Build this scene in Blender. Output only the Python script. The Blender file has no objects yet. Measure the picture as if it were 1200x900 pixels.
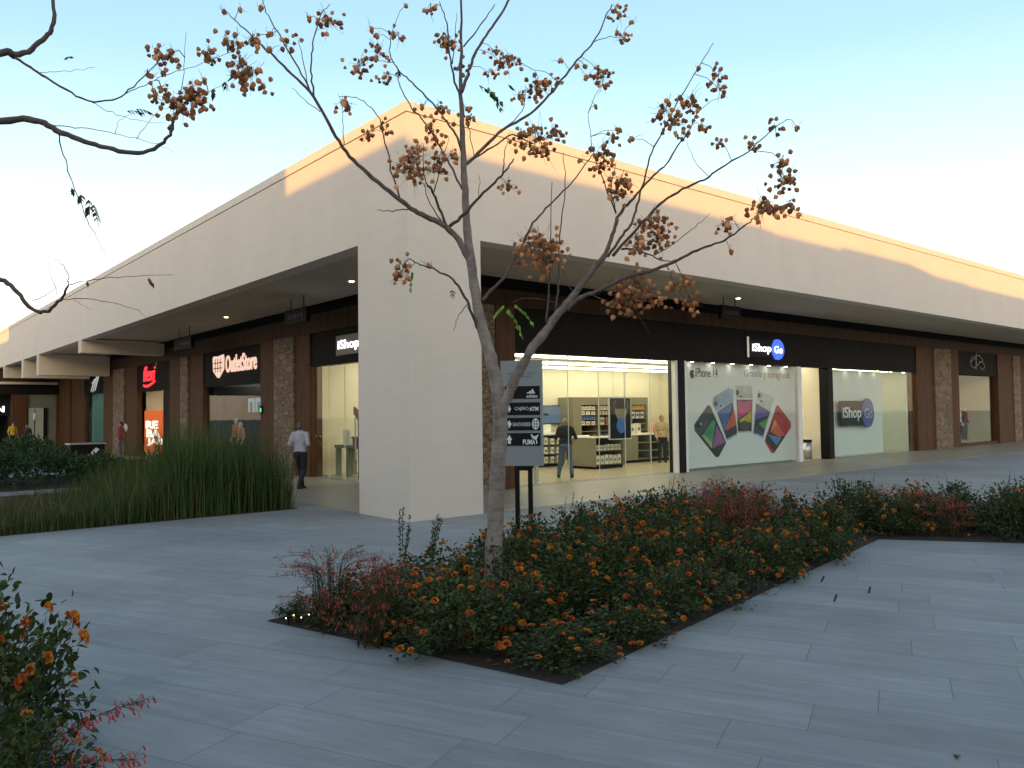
import bpy, math, random
import numpy as np
from mathutils import Vector, Matrix
random.seed(7); RNG = np.random.default_rng(11)
C = bpy.context.scene.collection
SC = bpy.context.scene
PI = math.pi

# ------------------------------------------------------------------ camera (solved from the vanishing lines)
F0, YAW, PIT, ROLL, EYE = 936.58, math.radians(49.959), math.radians(2.0835), math.radians(-0.7552), 1.65
_f = np.array([math.cos(YAW)*math.cos(PIT), math.sin(YAW)*math.cos(PIT), math.sin(PIT)])
_r0 = np.array([math.sin(YAW), -math.cos(YAW), 0.]); _u0 = np.cross(_r0, _f)
_r = math.cos(ROLL)*_r0 + math.sin(ROLL)*_u0; _u = -math.sin(ROLL)*_r0 + math.cos(ROLL)*_u0
OC = np.array([0, 0, EYE])
def ray(x, y): return _f*F0 + _r*(x-600) + _u*(450-y)
def gz(x, y, z=0): d = ray(x, y); return OC + d*((z-EYE)/d[2])      # survey helpers: a sight line met with a known plane
def gx(x, y, X): d = ray(x, y); return OC + d*(X/d[0])
def gy(x, y, Y): d = ray(x, y); return OC + d*(Y/d[1])
def gd(x, y, D): return OC + ray(x, y)*(D/F0)

cam = bpy.data.cameras.new('camera'); co = bpy.data.objects.new('camera', cam); C.objects.link(co)
m = Matrix.Identity(4)
for i in range(3):
    m[i][0] = _r[i]; m[i][1] = _u[i]; m[i][2] = -_f[i]; m[i][3] = OC[i]
co.matrix_world = m
cam.sensor_width = 36; cam.lens = 36*F0/1200; cam.clip_end = 2000; cam.clip_start = 0.05
SC.camera = co

# ------------------------------------------------------------------ materials
def lin(c): return tuple(((x/255)/12.92 if x/255 <= .04045 else ((x/255+.055)/1.055)**2.4) for x in c)
class N:
    def __init__(s, name):
        s.m = bpy.data.materials.new(name); s.m.use_nodes = True; s.t = s.m.node_tree
        s.b = s.t.nodes['Principled BSDF']; s.out = s.t.nodes['Material Output']
    def n(s, typ, **kw):
        x = s.t.nodes.new(typ)
        for k, v in kw.items():
            if hasattr(x, k): setattr(x, k, v)
        return x
    def l(s, a, b): s.t.links.new(a, b)
    def coord(s, scale=(1,1,1), rot=(0,0,0), kind='Object'):
        tc = s.n('ShaderNodeTexCoord'); mp = s.n('ShaderNodeMapping')
        mp.inputs['Scale'].default_value = scale; mp.inputs['Rotation'].default_value = rot
        s.l(tc.outputs[kind], mp.inputs['Vector']); return mp.outputs[0]
    def noise(s, vec, scale, detail=4, rough=.55):
        x = s.n('ShaderNodeTexNoise'); x.inputs['Scale'].default_value = scale; x.inputs['Detail'].default_value = detail
        x.inputs['Roughness'].default_value = rough; s.l(vec, x.inputs['Vector']); return x.outputs['Fac']
    def ramp(s, fac, stops):
        x = s.n('ShaderNodeValToRGB'); e = x.color_ramp.elements
        while len(e) < len(stops): e.new(.5)
        for i, (p, c) in enumerate(stops): e[i].position = p; e[i].color = (*c, 1)
        s.l(fac, x.inputs[0]); return x.outputs[0]
    def mix(s, fac, a, b, mode='MIX'):
        x = s.n('ShaderNodeMix'); x.data_type = 'RGBA'; x.blend_type = mode
        for i, v in ((0, fac), (6, a), (7, b)):
            if isinstance(v, (int, float)): x.inputs[i].default_value = v
            elif isinstance(v, tuple): x.inputs[i].default_value = (*v, 1)
            else: s.l(v, x.inputs[i])
        return x.outputs[2]
    def bump(s, h, strength=.3, dist=.02):
        x = s.n('ShaderNodeBump'); x.inputs['Strength'].default_value = strength; x.inputs['Distance'].default_value = dist
        s.l(h, x.inputs['Height']); s.l(x.outputs[0], s.b.inputs['Normal'])
    def col(s, c):
        if isinstance(c, tuple): s.b.inputs['Base Color'].default_value = (*c, 1)
        else: s.l(c, s.b.inputs['Base Color'])
    def set(s, **kw):
        for k, v in kw.items(): s.b.inputs[k.replace('_', ' ')].default_value = v
        return s.m
def plain(name, c, rough=.6, var=.12, scale=6, metallic=0., spec=.4):
    n = N(name); v = n.noise(n.coord(), scale)
    n.col(n.ramp(v, [(.3, tuple(x*(1-var) for x in c)), (.7, tuple(min(1, x*(1+var)) for x in c))]))
    return n.set(Roughness=rough, Metallic=metallic, **{'Specular IOR Level': spec})
def emit(name, c, strength):
    n = N(name); n.col((0.02, 0.02, 0.02)); n.b.inputs['Emission Color'].default_value = (*c, 1)
    n.b.inputs['Emission Strength'].default_value = strength; return n.m
def wood(name, a, b):
    n = N(name)
    v = n.noise(n.coord((9, 9, .5)), 2.2, 6, .6); w = n.noise(n.coord((40, 40, 1.2)), 2, 3)
    pl = n.n('ShaderNodeTexWave'); pl.wave_type = 'BANDS'; pl.bands_direction = 'DIAGONAL'; pl.wave_profile = 'SAW'
    pl.inputs['Scale'].default_value = 1.1; n.l(n.coord((1, 1, 0)), pl.inputs['Vector'])
    c = n.ramp(v, [(.28, a), (.72, b)])
    c = n.mix(.45, c, n.ramp(w, [(.3, tuple(x*.45 for x in a)), (.7, b)]))
    g = n.ramp(pl.outputs['Fac'], [(0, (.25,)*3), (.06, (1,)*3), (1, (.85,)*3)])
    n.col(n.mix(.8, c, g, 'MULTIPLY')); n.bump(w, .3, .01)
    return n.set(Roughness=.7, **{'Specular IOR Level': .2})
def stone(name, a, b, mortar):
    n = N(name); vec = n.coord((3.4, 3.4, 7.5))
    nz = n.n('ShaderNodeTexNoise'); nz.inputs['Scale'].default_value = 1.7; n.l(vec, nz.inputs['Vector'])
    vv = n.mix(.22, vec, nz.outputs['Color'])
    vo = n.n('ShaderNodeTexVoronoi'); vo.inputs['Scale'].default_value = 1.15; n.l(vv, vo.inputs['Vector'])
    ve = n.n('ShaderNodeTexVoronoi'); ve.feature = 'DISTANCE_TO_EDGE'; ve.inputs['Scale'].default_value = 1.15; n.l(vv, ve.inputs['Vector'])
    sp = n.n('ShaderNodeSeparateColor'); n.l(vo.outputs['Color'], sp.inputs[0])
    c = n.ramp(sp.outputs[0], [(.1, a), (.9, b)])
    fine = n.noise(n.coord(), 14, 5)
    c = n.mix(.5, c, n.ramp(fine, [(.3, tuple(x*.6 for x in a)), (.7, b)]))
    e = n.ramp(ve.outputs['Distance'], [(.0, (.25,)*3), (.06, (1,)*3)])
    n.col(n.mix(e, mortar, c)); n.bump(n.mix(.25, e, fine), .8, .05)
    return n.set(Roughness=.85)
def foliage(name, a, b, trans=.25, rough=.5):
    n = N(name); g = n.n('ShaderNodeNewGeometry')
    c = n.ramp(g.outputs['Random Per Island'], [(0, a), (.8, b), (1, tuple(min(1, x*1.5) for x in b))]); n.col(c)
    t = n.n('ShaderNodeBsdfTranslucent'); n.l(c, t.inputs[0])
    mx = n.n('ShaderNodeMixShader'); mx.inputs[0].default_value = trans
    n.l(n.b.outputs[0], mx.inputs[1]); n.l(t.outputs[0], mx.inputs[2]); n.l(mx.outputs[0], n.out.inputs[0])
    return n.set(Roughness=rough, **{'Specular IOR Level': .35})
def glass(name, tint=(1, 1, 1), refl=1.0):
    n = N(name); tr = n.n('ShaderNodeBsdfTransparent'); tr.inputs[0].default_value = (*tint, 1)
    gl = n.n('ShaderNodeBsdfGlossy'); gl.inputs['Roughness'].default_value = .02
    fr = n.n('ShaderNodeFresnel'); gm = n.n('ShaderNodeNewGeometry'); mr = n.n('ShaderNodeMapRange')
    mr.inputs['To Min'].default_value = 1.45; mr.inputs['To Max'].default_value = 1/1.45; n.l(gm.outputs['Backfacing'], mr.inputs['Value']); n.l(mr.outputs[0], fr.inputs[0])
    mu = n.n('ShaderNodeMath'); mu.operation = 'MULTIPLY'; mu.inputs[1].default_value = refl; n.l(fr.outputs[0], mu.inputs[0])
    mx = n.n('ShaderNodeMixShader'); n.l(mu.outputs[0], mx.inputs[0])
    n.l(tr.outputs[0], mx.inputs[1]); n.l(gl.outputs[0], mx.inputs[2]); n.l(mx.outputs[0], n.out.inputs[0])
    return n.m

M = {}
def stucco():
    n = N('stucco'); v = n.coord()
    big = n.noise(v, .35, 4, .6); sm = n.noise(v, 60, 3); st = n.noise(n.coord((1.5, 1.5, .12)), 1.2, 4)
    c = n.ramp(big, [(.3, (.665, .57, .485)), (.7, (.71, .61, .52))])
    c = n.mix(.25, c, n.ramp(st, [(.3, (.63, .54, .455)), (.65, (.72, .62, .53))]))
    gr = n.noise(n.coord((.9, .9, 5)), 1.3, 6, .7); c = n.mix(.10, c, n.ramp(gr, [(.35, (.45, .39, .33)), (.55, (.72, .62, .53))]))
    n.col(c); n.bump(sm, .18, .004); return n.set(Roughness=.9)
M['stucco'] = stucco()
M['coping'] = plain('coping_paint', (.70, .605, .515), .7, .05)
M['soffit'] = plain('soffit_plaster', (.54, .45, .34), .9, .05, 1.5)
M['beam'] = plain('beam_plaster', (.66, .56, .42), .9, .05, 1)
M['wood'] = wood('dark_oiled_wood', (.062, .026, .011), (.165, .074, .033))
M['wood_dark'] = wood('wood_lintel', (.042, .018, .008), (.11, .05, .023))
M['stone'] = stone('ledge_stone', (.15, .098, .06), (.33, .23, .145), (.075, .05, .033))
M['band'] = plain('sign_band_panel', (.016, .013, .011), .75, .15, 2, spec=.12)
M['black'] = plain('black_metal', (.010, .010, .010), .6, .2, spec=.12)
M['wallcream'] = plain('interior_cream_paint', (.74, .69, .54), .8, .03, 1)
M['wallpale'] = plain('interior_pale_green_paint', (.60, .63, .54), .8, .03, 1)
M['walldark'] = plain('interior_dark_wall', (.035, .036, .04), .7, .3)
M['ceil'] = plain('interior_ceiling', (.7, .66, .5), .85, .03)
M['tile'] = plain('interior_floor_tile', (.46, .40, .29), .25, .06, 2, spec=.5)
M['white'] = plain('white_paint', (.78, .77, .73), .45, .04)
M['whiteprint'] = plain('white_vinyl', (.78, .79, .78), .5, .03)
M['film'] = plain('frosted_film', (.74, .78, .74), .55, .03, .8)
M['strip'] = emit('strip_lamp', (1, .91, .68), 6.5)
M['lamp'] = emit('small_lamp', (1, .82, .52), 5)
M['lampsoft'] = emit('panel_lamp', (1, .9, .7), 7)
M['glass'] = glass('clear_glass', (.93, .96, .94), .35)
M['glass_green'] = glass('greenish_glass', (.72, .86, .82), .4)
M['joint'] = plain('silicone_joint', (.72, .70, .6), .4, .05)
M['olive'] = plain('olive_grey_cabinet', (.20, .20, .14), .55, .06, 2)
M['olivedark'] = plain('cabinet_interior', (.07, .065, .05), .7, .1)
M['signgrey'] = plain('sign_panel_grey', (.25, .275, .285), .45, .05, 3)
M['ink'] = plain('printed_black', (.010, .011, .013), .6, .1, spec=.15)
M['inkwhite'] = plain('printed_white', (.75, .76, .76), .5, .03)
M['inkgrey'] = plain('printed_grey', (.13, .15, .17), .5, .05)
M['letterlit'] = emit('lit_white_letter', (.95, .97, 1), 1.5)
M['bluelit'] = emit('lit_blue_disc', (.03, .12, .75), .8)
M['redlit'] = emit('lit_red_letter', (1, .02, .03), 1.3)
M['pinkletter'] = emit('lit_salmon_letter', (.95, .60, .46), .55)
M['bluedisc'] = plain('blue_vinyl', (.03, .07, .30), .5, .05)
M['steel'] = plain('brushed_steel', (.5, .5, .5), .35, .08, 8, metallic=.85)

def paving():
    n = N('grey_stone_paving'); vec = n.coord(rot=(0, 0, math.radians(65.7)))
    br = n.n('ShaderNodeTexBrick'); br.offset = 0; br.squash = 1
    sx = n.n('ShaderNodeSeparateXYZ'); n.l(vec, sx.inputs[0]); dv_ = n.n('ShaderNodeMath'); dv_.operation = 'DIVIDE'; dv_.inputs[1].default_value = .40; n.l(sx.outputs[1], dv_.inputs[0])
    fl_ = n.n('ShaderNodeMath'); fl_.operation = 'FLOOR'; n.l(dv_.outputs[0], fl_.inputs[0]); wn = n.n('ShaderNodeTexWhiteNoise'); wn.noise_dimensions = '1D'; n.l(fl_.outputs[0], wn.inputs['W'])
    sh_ = n.n('ShaderNodeMath'); sh_.operation = 'MULTIPLY_ADD'; sh_.inputs[1].default_value = 1.22; n.l(wn.outputs['Value'], sh_.inputs[0]); n.l(sx.outputs[0], sh_.inputs[2])
    cb = n.n('ShaderNodeCombineXYZ'); n.l(sh_.outputs[0], cb.inputs[0]); n.l(sx.outputs[1], cb.inputs[1]); vec = cb.outputs[0]
    br.inputs['Scale'].default_value = 1; br.inputs['Brick Width'].default_value = 1.22; br.inputs['Row Height'].default_value = .40
    br.inputs['Mortar Size'].default_value = .0035; br.inputs['Mortar Smooth'].default_value = .25; br.inputs['Bias'].default_value = 0
    br.inputs['Color1'].default_value = (0, 0, 0, 1); br.inputs['Color2'].default_value = (1, 1, 1, 1); br.inputs['Mortar'].default_value = (.5, .5, .5, 1)
    n.l(vec, br.inputs['Vector'])
    slab = n.ramp(br.outputs['Color'], [(0, (.175, .190, .196)), (.5, (.25, .264, .268)), (1, (.365, .375, .375))])
    # long veins that run with the slab, broken up by a second noise
    mp = n.n('ShaderNodeMapping'); mp.inputs['Scale'].default_value = (.55, 5.5, 1); n.l(vec, mp.inputs['Vector'])
    ad = n.n('ShaderNodeVectorMath'); ad.operation = 'ADD'; n.l(mp.outputs[0], ad.inputs[0])
    sc = n.n('ShaderNodeVectorMath'); sc.operation = 'SCALE'; sc.inputs['Scale'].default_value = 9; n.l(br.outputs['Color'], sc.inputs[0]); n.l(sc.outputs[0], ad.inputs[1])
    v1 = n.noise(ad.outputs[0], 2.9, 9, .70); v2 = n.noise(n.coord(), 1.1, 5, .6); v3 = n.noise(n.coord(), 90, 2)
    c = n.mix(.55, slab, n.ramp(v1, [(.3, (.115, .132, .142)), (.5, (.23, .244, .25)), (.72, (.46, .465, .455))]))
    c = n.mix(.3, c, n.ramp(v2, [(.3, (.15, .162, .168)), (.7, (.29, .30, .30))]))
    c = n.mix(.12, c, n.ramp(v3, [(.3, (.1, .1, .1)), (.7, (.3, .3, .3))]))
    sp_ = n.n('ShaderNodeTexVoronoi'); sp_.inputs['Scale'].default_value = 2.3; n.l(n.coord(), sp_.inputs['Vector'])
    c = n.mix(n.ramp(sp_.outputs['Distance'], [(.018, (.55,)*3), (.035, (0,)*3)]), c, (.07, .07, .068))
    v4 = n.noise(n.coord(), .45, 6, .7); c = n.mix(.22, c, n.ramp(v4, [(.38, (.13, .14, .146)), (.62, (.33, .34, .34))]))
    c = n.mix(br.outputs['Fac'], c, (.135, .145, .15)); n.col(c)
    inv = n.n('ShaderNodeMath'); inv.operation = 'SUBTRACT'; inv.inputs[0].default_value = 1; n.l(br.outputs['Fac'], inv.inputs[1])
    n.bump(n.mix(.2, inv.outputs[0], v1), .35, .006)
    return n.set(Roughness=.62, **{'Specular IOR Level': .35})
M['paving'] = paving()
def walkway():
    n = N('warm_light_walkway_tile'); vec = n.coord()  # warm light under the canopy is put into this beige
    br = n.n('ShaderNodeTexBrick'); br.offset = .5; br.inputs['Scale'].default_value = 1; br.inputs['Brick Width'].default_value = 1.2; br.inputs['Row Height'].default_value = .6
    br.inputs['Mortar Size'].default_value = .004; br.inputs['Color1'].default_value = (0,)*3+(1,); br.inputs['Color2'].default_value = (1, 1, 1, 1); n.l(vec, br.inputs['Vector'])
    v = n.noise(n.coord((1, 3, 1)), 1.5, 6)
    c = n.mix(.5, n.ramp(br.outputs['Color'], [(0, (.26, .235, .19)), (1, (.33, .30, .245))]), n.ramp(v, [(.3, (.23, .21, .17)), (.7, (.36, .32, .26))]))
    n.col(n.mix(br.outputs['Fac'], c, (.14, .125, .1))); return n.set(Roughness=.42)
M['walkway'] = walkway()
def soil():
    n = N('dark_mulch_soil'); v = n.noise(n.coord(), 22, 6, .7); w = n.noise(n.coord(), 3, 4)
    c = n.ramp(v, [(.3, (.012, .008, .006)), (.6, (.035, .022, .014)), (.75, (.08, .052, .034))])
    n.col(n.mix(.3, c, n.ramp(w, [(.3, (.015, .01, .008)), (.7, (.05, .034, .022))]))); n.bump(v, 1, .03); return n.set(Roughness=.95)
M['soil'] = soil()
def bark(name, a, b):
    "grey-brown on old wood, darker brown on young shoots (the 'age' attribute holds the wood's thickness)"
    n = N(name); v = n.noise(n.coord((7, 7, 3)), 2.2, 6, .65); r = n.noise(n.coord((2, 2, 26)), 2, 3); k = n.noise(n.coord(), 9, 3)
    c = n.mix(.35, n.ramp(v, [(.3, a), (.72, b)]), n.ramp(r, [(.35, tuple(x*.5 for x in a)), (.6, b)]))
    c = n.mix(.5, c, n.ramp(k, [(.3, tuple(x*.55 for x in a)), (.6, b)]))
    at = n.n('ShaderNodeAttribute'); at.attribute_name = 'age_backlit'
    y = n.ramp(v, [(.3, (.052, .032, .026)), (.7, (.13, .092, .076))])
    n.col(n.mix(at.outputs['Fac'], y, c)); n.bump(n.mix(.5, v, r), .55, .012); return n.set(Roughness=.85)
M['bark'] = bark('tree_bark', (.135, .108, .09), (.315, .262, .225))
M['shoot'] = foliage('young_shoot', (.06, .042, .032), (.13, .095, .075), 0, .8)
M['pod'] = foliage('papery_seed_pod', (.34, .14, .058), (.66, .36, .17), .5, .75)
M['leaf'] = foliage('lantana_leaf', (.016, .032, .007), (.066, .092, .020), .3)
M['leaf2'] = foliage('shrub_leaf', (.018, .038, .009), (.058, .090, .024), .3)
M['stem'] = foliage('woody_stem', (.045, .034, .022), (.11, .08, .055), 0, .8)
M['fl_orange'] = foliage('orange_petal', (.56, .14, .02), (.74, .29, .03), .25)
M['fl_red'] = foliage('red_orange_petal', (.40, .075, .03), (.60, .14, .04), .25)
M['fl_coral'] = foliage('coral_tube_flower', (.34, .035, .035), (.58, .085, .07), .25)
M['rust'] = foliage('firecracker_stem', (.018, .036, .010), (.085, .068, .03), .2)
M['grass'] = foliage('reed_blade', (.018, .042, .008), (.07, .118, .024), .28, .6)
M['grassdry'] = foliage('dry_reed_blade', (.06, .052, .02), (.16, .125, .05), .25, .7)
M['hedge'] = foliage('hedge_leaf', (.014, .034, .010), (.044, .080, .024), .25)
M['yleaf'] = foliage('fresh_green_leaf', (.10, .20, .02), (.22, .36, .05), .4)
M['deadleaf'] = foliage('dead_leaf', (.055, .035, .024), (.16, .085, .045), .2, .8)

# ------------------------------------------------------------------ mesh helpers
ORG = {}
class MB:
    def __init__(s): s.v = []; s.f = []; s.m = []; s.k = 0
    def add(s, vs, fs, m=0):
        o = s.k; s.v.extend([tuple(map(float, p)) for p in vs]); s.k += len(vs)
        s.f.extend([tuple(i+o for i in q) for q in fs]); s.m.extend([m]*len(fs)); return s
    def box(s, x0, y0, z0, x1, y1, z1, m=0):
        x0, x1 = sorted((x0, x1)); y0, y1 = sorted((y0, y1)); z0, z1 = sorted((z0, z1))
        v = [(x, y, z) for z in (z0, z1) for y in (y0, y1) for x in (x0, x1)]
        return s.add(v, [(0,2,3,1),(4,5,7,6),(0,1,5,4),(2,6,7,3),(0,4,6,2),(1,3,7,5)], m)
    def bbox(s, B, x0, y0, z0, x1, y1, z1, m=0):            # a box in a turned frame
        v = [B(x, y, z) for z in (z0, z1) for y in (y0, y1) for x in (x0, x1)]
        return s.add(v, [(0,2,3,1),(4,5,7,6),(0,1,5,4),(2,6,7,3),(0,4,6,2),(1,3,7,5)], m)
    def prism(s, B, poly, z0, z1, m=0):
        n = len(poly); ar = sum(poly[i][0]*poly[(i+1) % n][1]-poly[(i+1) % n][0]*poly[i][1] for i in range(n))
        if ar < 0: poly = poly[::-1]
        v = [B(x, y, z0) for x, y in poly]+[B(x, y, z1) for x, y in poly]
        return s.add(v, [tuple(range(n))[::-1], tuple(range(n, 2*n))]+[(i, (i+1) % n, n+(i+1) % n, n+i) for i in range(n)], m)
    def tube(s, pts, rad, n=8, m=0):
        pts = [np.array(p, float) for p in pts]; vs = []; fs = []; up = None
        for i, p in enumerate(pts):
            t = pts[min(i+1, len(pts)-1)]-pts[max(i-1, 0)]; t = t/(np.linalg.norm(t)+1e-9)
            if up is None:
                up = np.cross(t, (0, 0, 1.) if abs(t[2]) < .9 else (1., 0, 0))
            up = up-t*(up@t); up /= np.linalg.norm(up)+1e-9; w = np.cross(t, up)
            for k in range(n):
                a = 2*PI*k/n; vs.append(p+rad[i]*(math.cos(a)*up+math.sin(a)*w))
        for i in range(len(pts)-1):
            for k in range(n):
                a = i*n+k; b = i*n+(k+1) % n; fs.append((a, b, b+n, a+n))
        fs.append(tuple(range(n))[::-1]); L = (len(pts)-1)*n; fs.append(tuple(range(L, L+n)))
        return s.add(vs, fs, m)
    def ell(s, c, r, n=14, k=9, R=None, m=0):
        vs = []; fs = []
        for j in range(1, k):
            th = PI*j/k
            for i in range(n):
                a = 2*PI*i/n; p = np.array([r[0]*math.sin(th)*math.cos(a), r[1]*math.sin(th)*math.sin(a), r[2]*math.cos(th)])
                vs.append((R@p if R is not None else p)+np.array(c))
        for sgn in (1, -1):
            p = np.array([0, 0, sgn*r[2]]); vs.append((R@p if R is not None else p)+np.array(c))
        T = (k-1)*n
        for j in range(k-2):
            for i in range(n):
                a = j*n+i; b = j*n+(i+1) % n; fs.append((a, a+n, b+n, b))
        for i in range(n):
            fs.append((T, i, (i+1) % n)); fs.append((T+1, (k-2)*n+(i+1) % n, (k-2)*n+i))
        return s.add(vs, fs, m)
    def cap(s, p0, p1, r0, r1, n=12):
        p0 = np.array(p0, float); p1 = np.array(p1, float); d = p1-p0; L = np.linalg.norm(d)+1e-9; t = d/L
        st = [(-r0*math.cos(a), r0*math.sin(a)) for a in (.25, .7, 1.2)]+[(0, r0), (L*.33, r0+(r1-r0)*.33), (L*.66, r0+(r1-r0)*.66), (L, r1)]+[(L+r1*math.cos(a), r1*math.sin(a)) for a in (1.2, .7, .25)]
        return s.tube([p0+t*a for a, _ in st], [b for _, b in st], n)
    def mesh(s, name, mats, smooth=False, org=None):
        me = bpy.data.meshes.new(name); v = np.array(s.v, float).reshape(-1, 3)
        if org is not None: v = v-np.array(org)
        me.from_pydata(v.tolist(), [], s.f); mats = mats if isinstance(mats, (list, tuple)) else [mats]
        for x in mats: me.materials.append(x)
        if len(mats) > 1: me.polygons.foreach_set('material_index', s.m)
        if smooth: me.polygons.foreach_set('use_smooth', [True]*len(me.polygons))
        me.update(); return me
    def build(s, name, mats, parent=None, smooth=False):
        org = ORG.get(parent.name) if parent else None
        o = bpy.data.objects.new(name, s.mesh(name, mats, smooth, org)); C.objects.link(o)
        if parent: o.parent = parent; ORG[o.name] = org if org is not None else (0, 0, 0)
        return o
def tag(o, label=None, cat=None, group=None, kind=None):
    if label: o['label'] = label
    if cat: o['category'] = cat
    if group: o['group'] = group
    if kind: o['kind'] = kind
    return o
def thing(name, label, cat, loc=(0, 0, 0), group=None, local=False):
    o = bpy.data.objects.new(name, None); C.objects.link(o); o.location = loc; o.empty_display_size = .2
    ORG[o.name] = (0, 0, 0) if local else tuple(map(float, loc)); return tag(o, label, cat, group)
def solo(mb, name, mats, label, cat, loc, group=None, smooth=False):     # a thing that is one mesh
    o = bpy.data.objects.new(name, mb.mesh(name, mats, smooth, loc)); C.objects.link(o); o.location = loc
    return tag(o, label, cat, group)
def copy_tree(o, parent=None):
    c = o.copy(); C.objects.link(c); c.parent = parent
    for ch in list(o.children): copy_tree(ch, c)
    return c
def frame(o, right, up=(0, 0, 1)):
    o = np.array(o, float); r = np.array(right, float); r /= np.linalg.norm(r); u = np.array(up, float); w = np.cross(r, u)
    return lambda x, y, z=0.: o+r*x+u*y+w*z
FR = lambda x, y, z: frame((x, y, z), (1, 0, 0))        # on a wall facing the plaza on the right-hand side
FL = lambda x, y, z: frame((x, y, z), (0, -1, 0))       # on a wall facing the plaza on the left-hand side
def lettering(body, B, w, h, mat, parent, depth=.012, bold=0., name='lettering', shear=0.):
    cu = bpy.data.curves.new('lettering_curve', 'FONT'); cu.body = body; cu.extrude = .02; cu.offset = bold; cu.resolution_u = 4; cu.shear = shear
    t = bpy.data.objects.new('lettering_curve', cu); C.objects.link(t)
    me = bpy.data.meshes.new_from_object(t.evaluated_get(bpy.context.evaluated_depsgraph_get()))
    v = np.array([x.co[:] for x in me.vertices]); fs = [tuple(p.vertices) for p in me.polygons]
    bpy.data.objects.remove(t); bpy.data.curves.remove(cu); bpy.data.meshes.remove(me)
    a = v.min(0); b = v.max(0); v = (v-a)/np.maximum(b-a, 1e-6)*np.array([w, h, depth])
    mb = MB(); mb.add([B(*p) for p in v], fs); return mb.build(name, mat, parent)
def smooth_path(pts, sub=5):
    P = [np.array(p, float) for p in pts]; P = [2*P[0]-P[1]]+P+[2*P[-1]-P[-2]]; out = []
    for i in range(1, len(P)-2):
        for k in range(sub):
            t = k/sub; a, b, c, d = P[i-1:i+3]; out.append(.5*((2*b)+(c-a)*t+(2*a-5*b+4*c-d)*t*t+(3*b-a-3*c+d)*t**3))
    out.append(P[-2]); return out
def circ(cx, cy, rx, ry, n=28): return [(cx+rx*math.cos(2*PI*i/n), cy+ry*math.sin(2*PI*i/n)) for i in range(n)]

# ------------------------------------------------------------------ people (built first: their meshes are baked)
def bake(mb, name, mat, parent, voxel, smooth=4):
    o = bpy.data.objects.new('tmp', mb.mesh('tmp', mat)); C.objects.link(o)
    r = o.modifiers.new('r', 'REMESH'); r.mode = 'VOXEL'; r.voxel_size = voxel
    s = o.modifiers.new('s', 'SMOOTH'); s.factor = .5; s.iterations = smooth
    me = bpy.data.meshes.new_from_object(o.evaluated_get(bpy.context.evaluated_depsgraph_get()))
    old = o.data; bpy.data.objects.remove(o); bpy.data.meshes.remove(old)
    me.name = name; me.materials.clear(); me.materials.append(mat); me.polygons.foreach_set('use_smooth', [True]*len(me.polygons))
    q = bpy.data.objects.new(name, me); C.objects.link(q); q.parent = parent; return q
SKIN = plain('skin', (.36, .20, .13), .55, .06, 10); DUMMY = plain('mannequin_white', (.72, .70, .66), .35, .03)
EYE_M = plain('eye_dark', (.02, .015, .012), .3, .1); HAIR = plain('dark_hair', (.02, .014, .011), .6, .3, 30); GREYH = plain('greying_hair', (.09, .08, .07), .6, .3, 30)
def cloth(name, c, stripe=None):
    n = N(name); v = n.noise(n.coord(), 14, 5); col = n.ramp(v, [(.3, tuple(x*.72 for x in c)), (.7, tuple(min(1, x*1.15) for x in c))])
    if stripe:
        w = n.n('ShaderNodeTexWave'); w.bands_direction = 'X'; w.inputs['Scale'].default_value = 14; n.l(n.coord(), w.inputs['Vector'])
        col = n.mix(w.outputs['Fac'], col, stripe)
    n.col(col); n.bump(v, .5, .02); return n.set(Roughness=.85)
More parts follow.
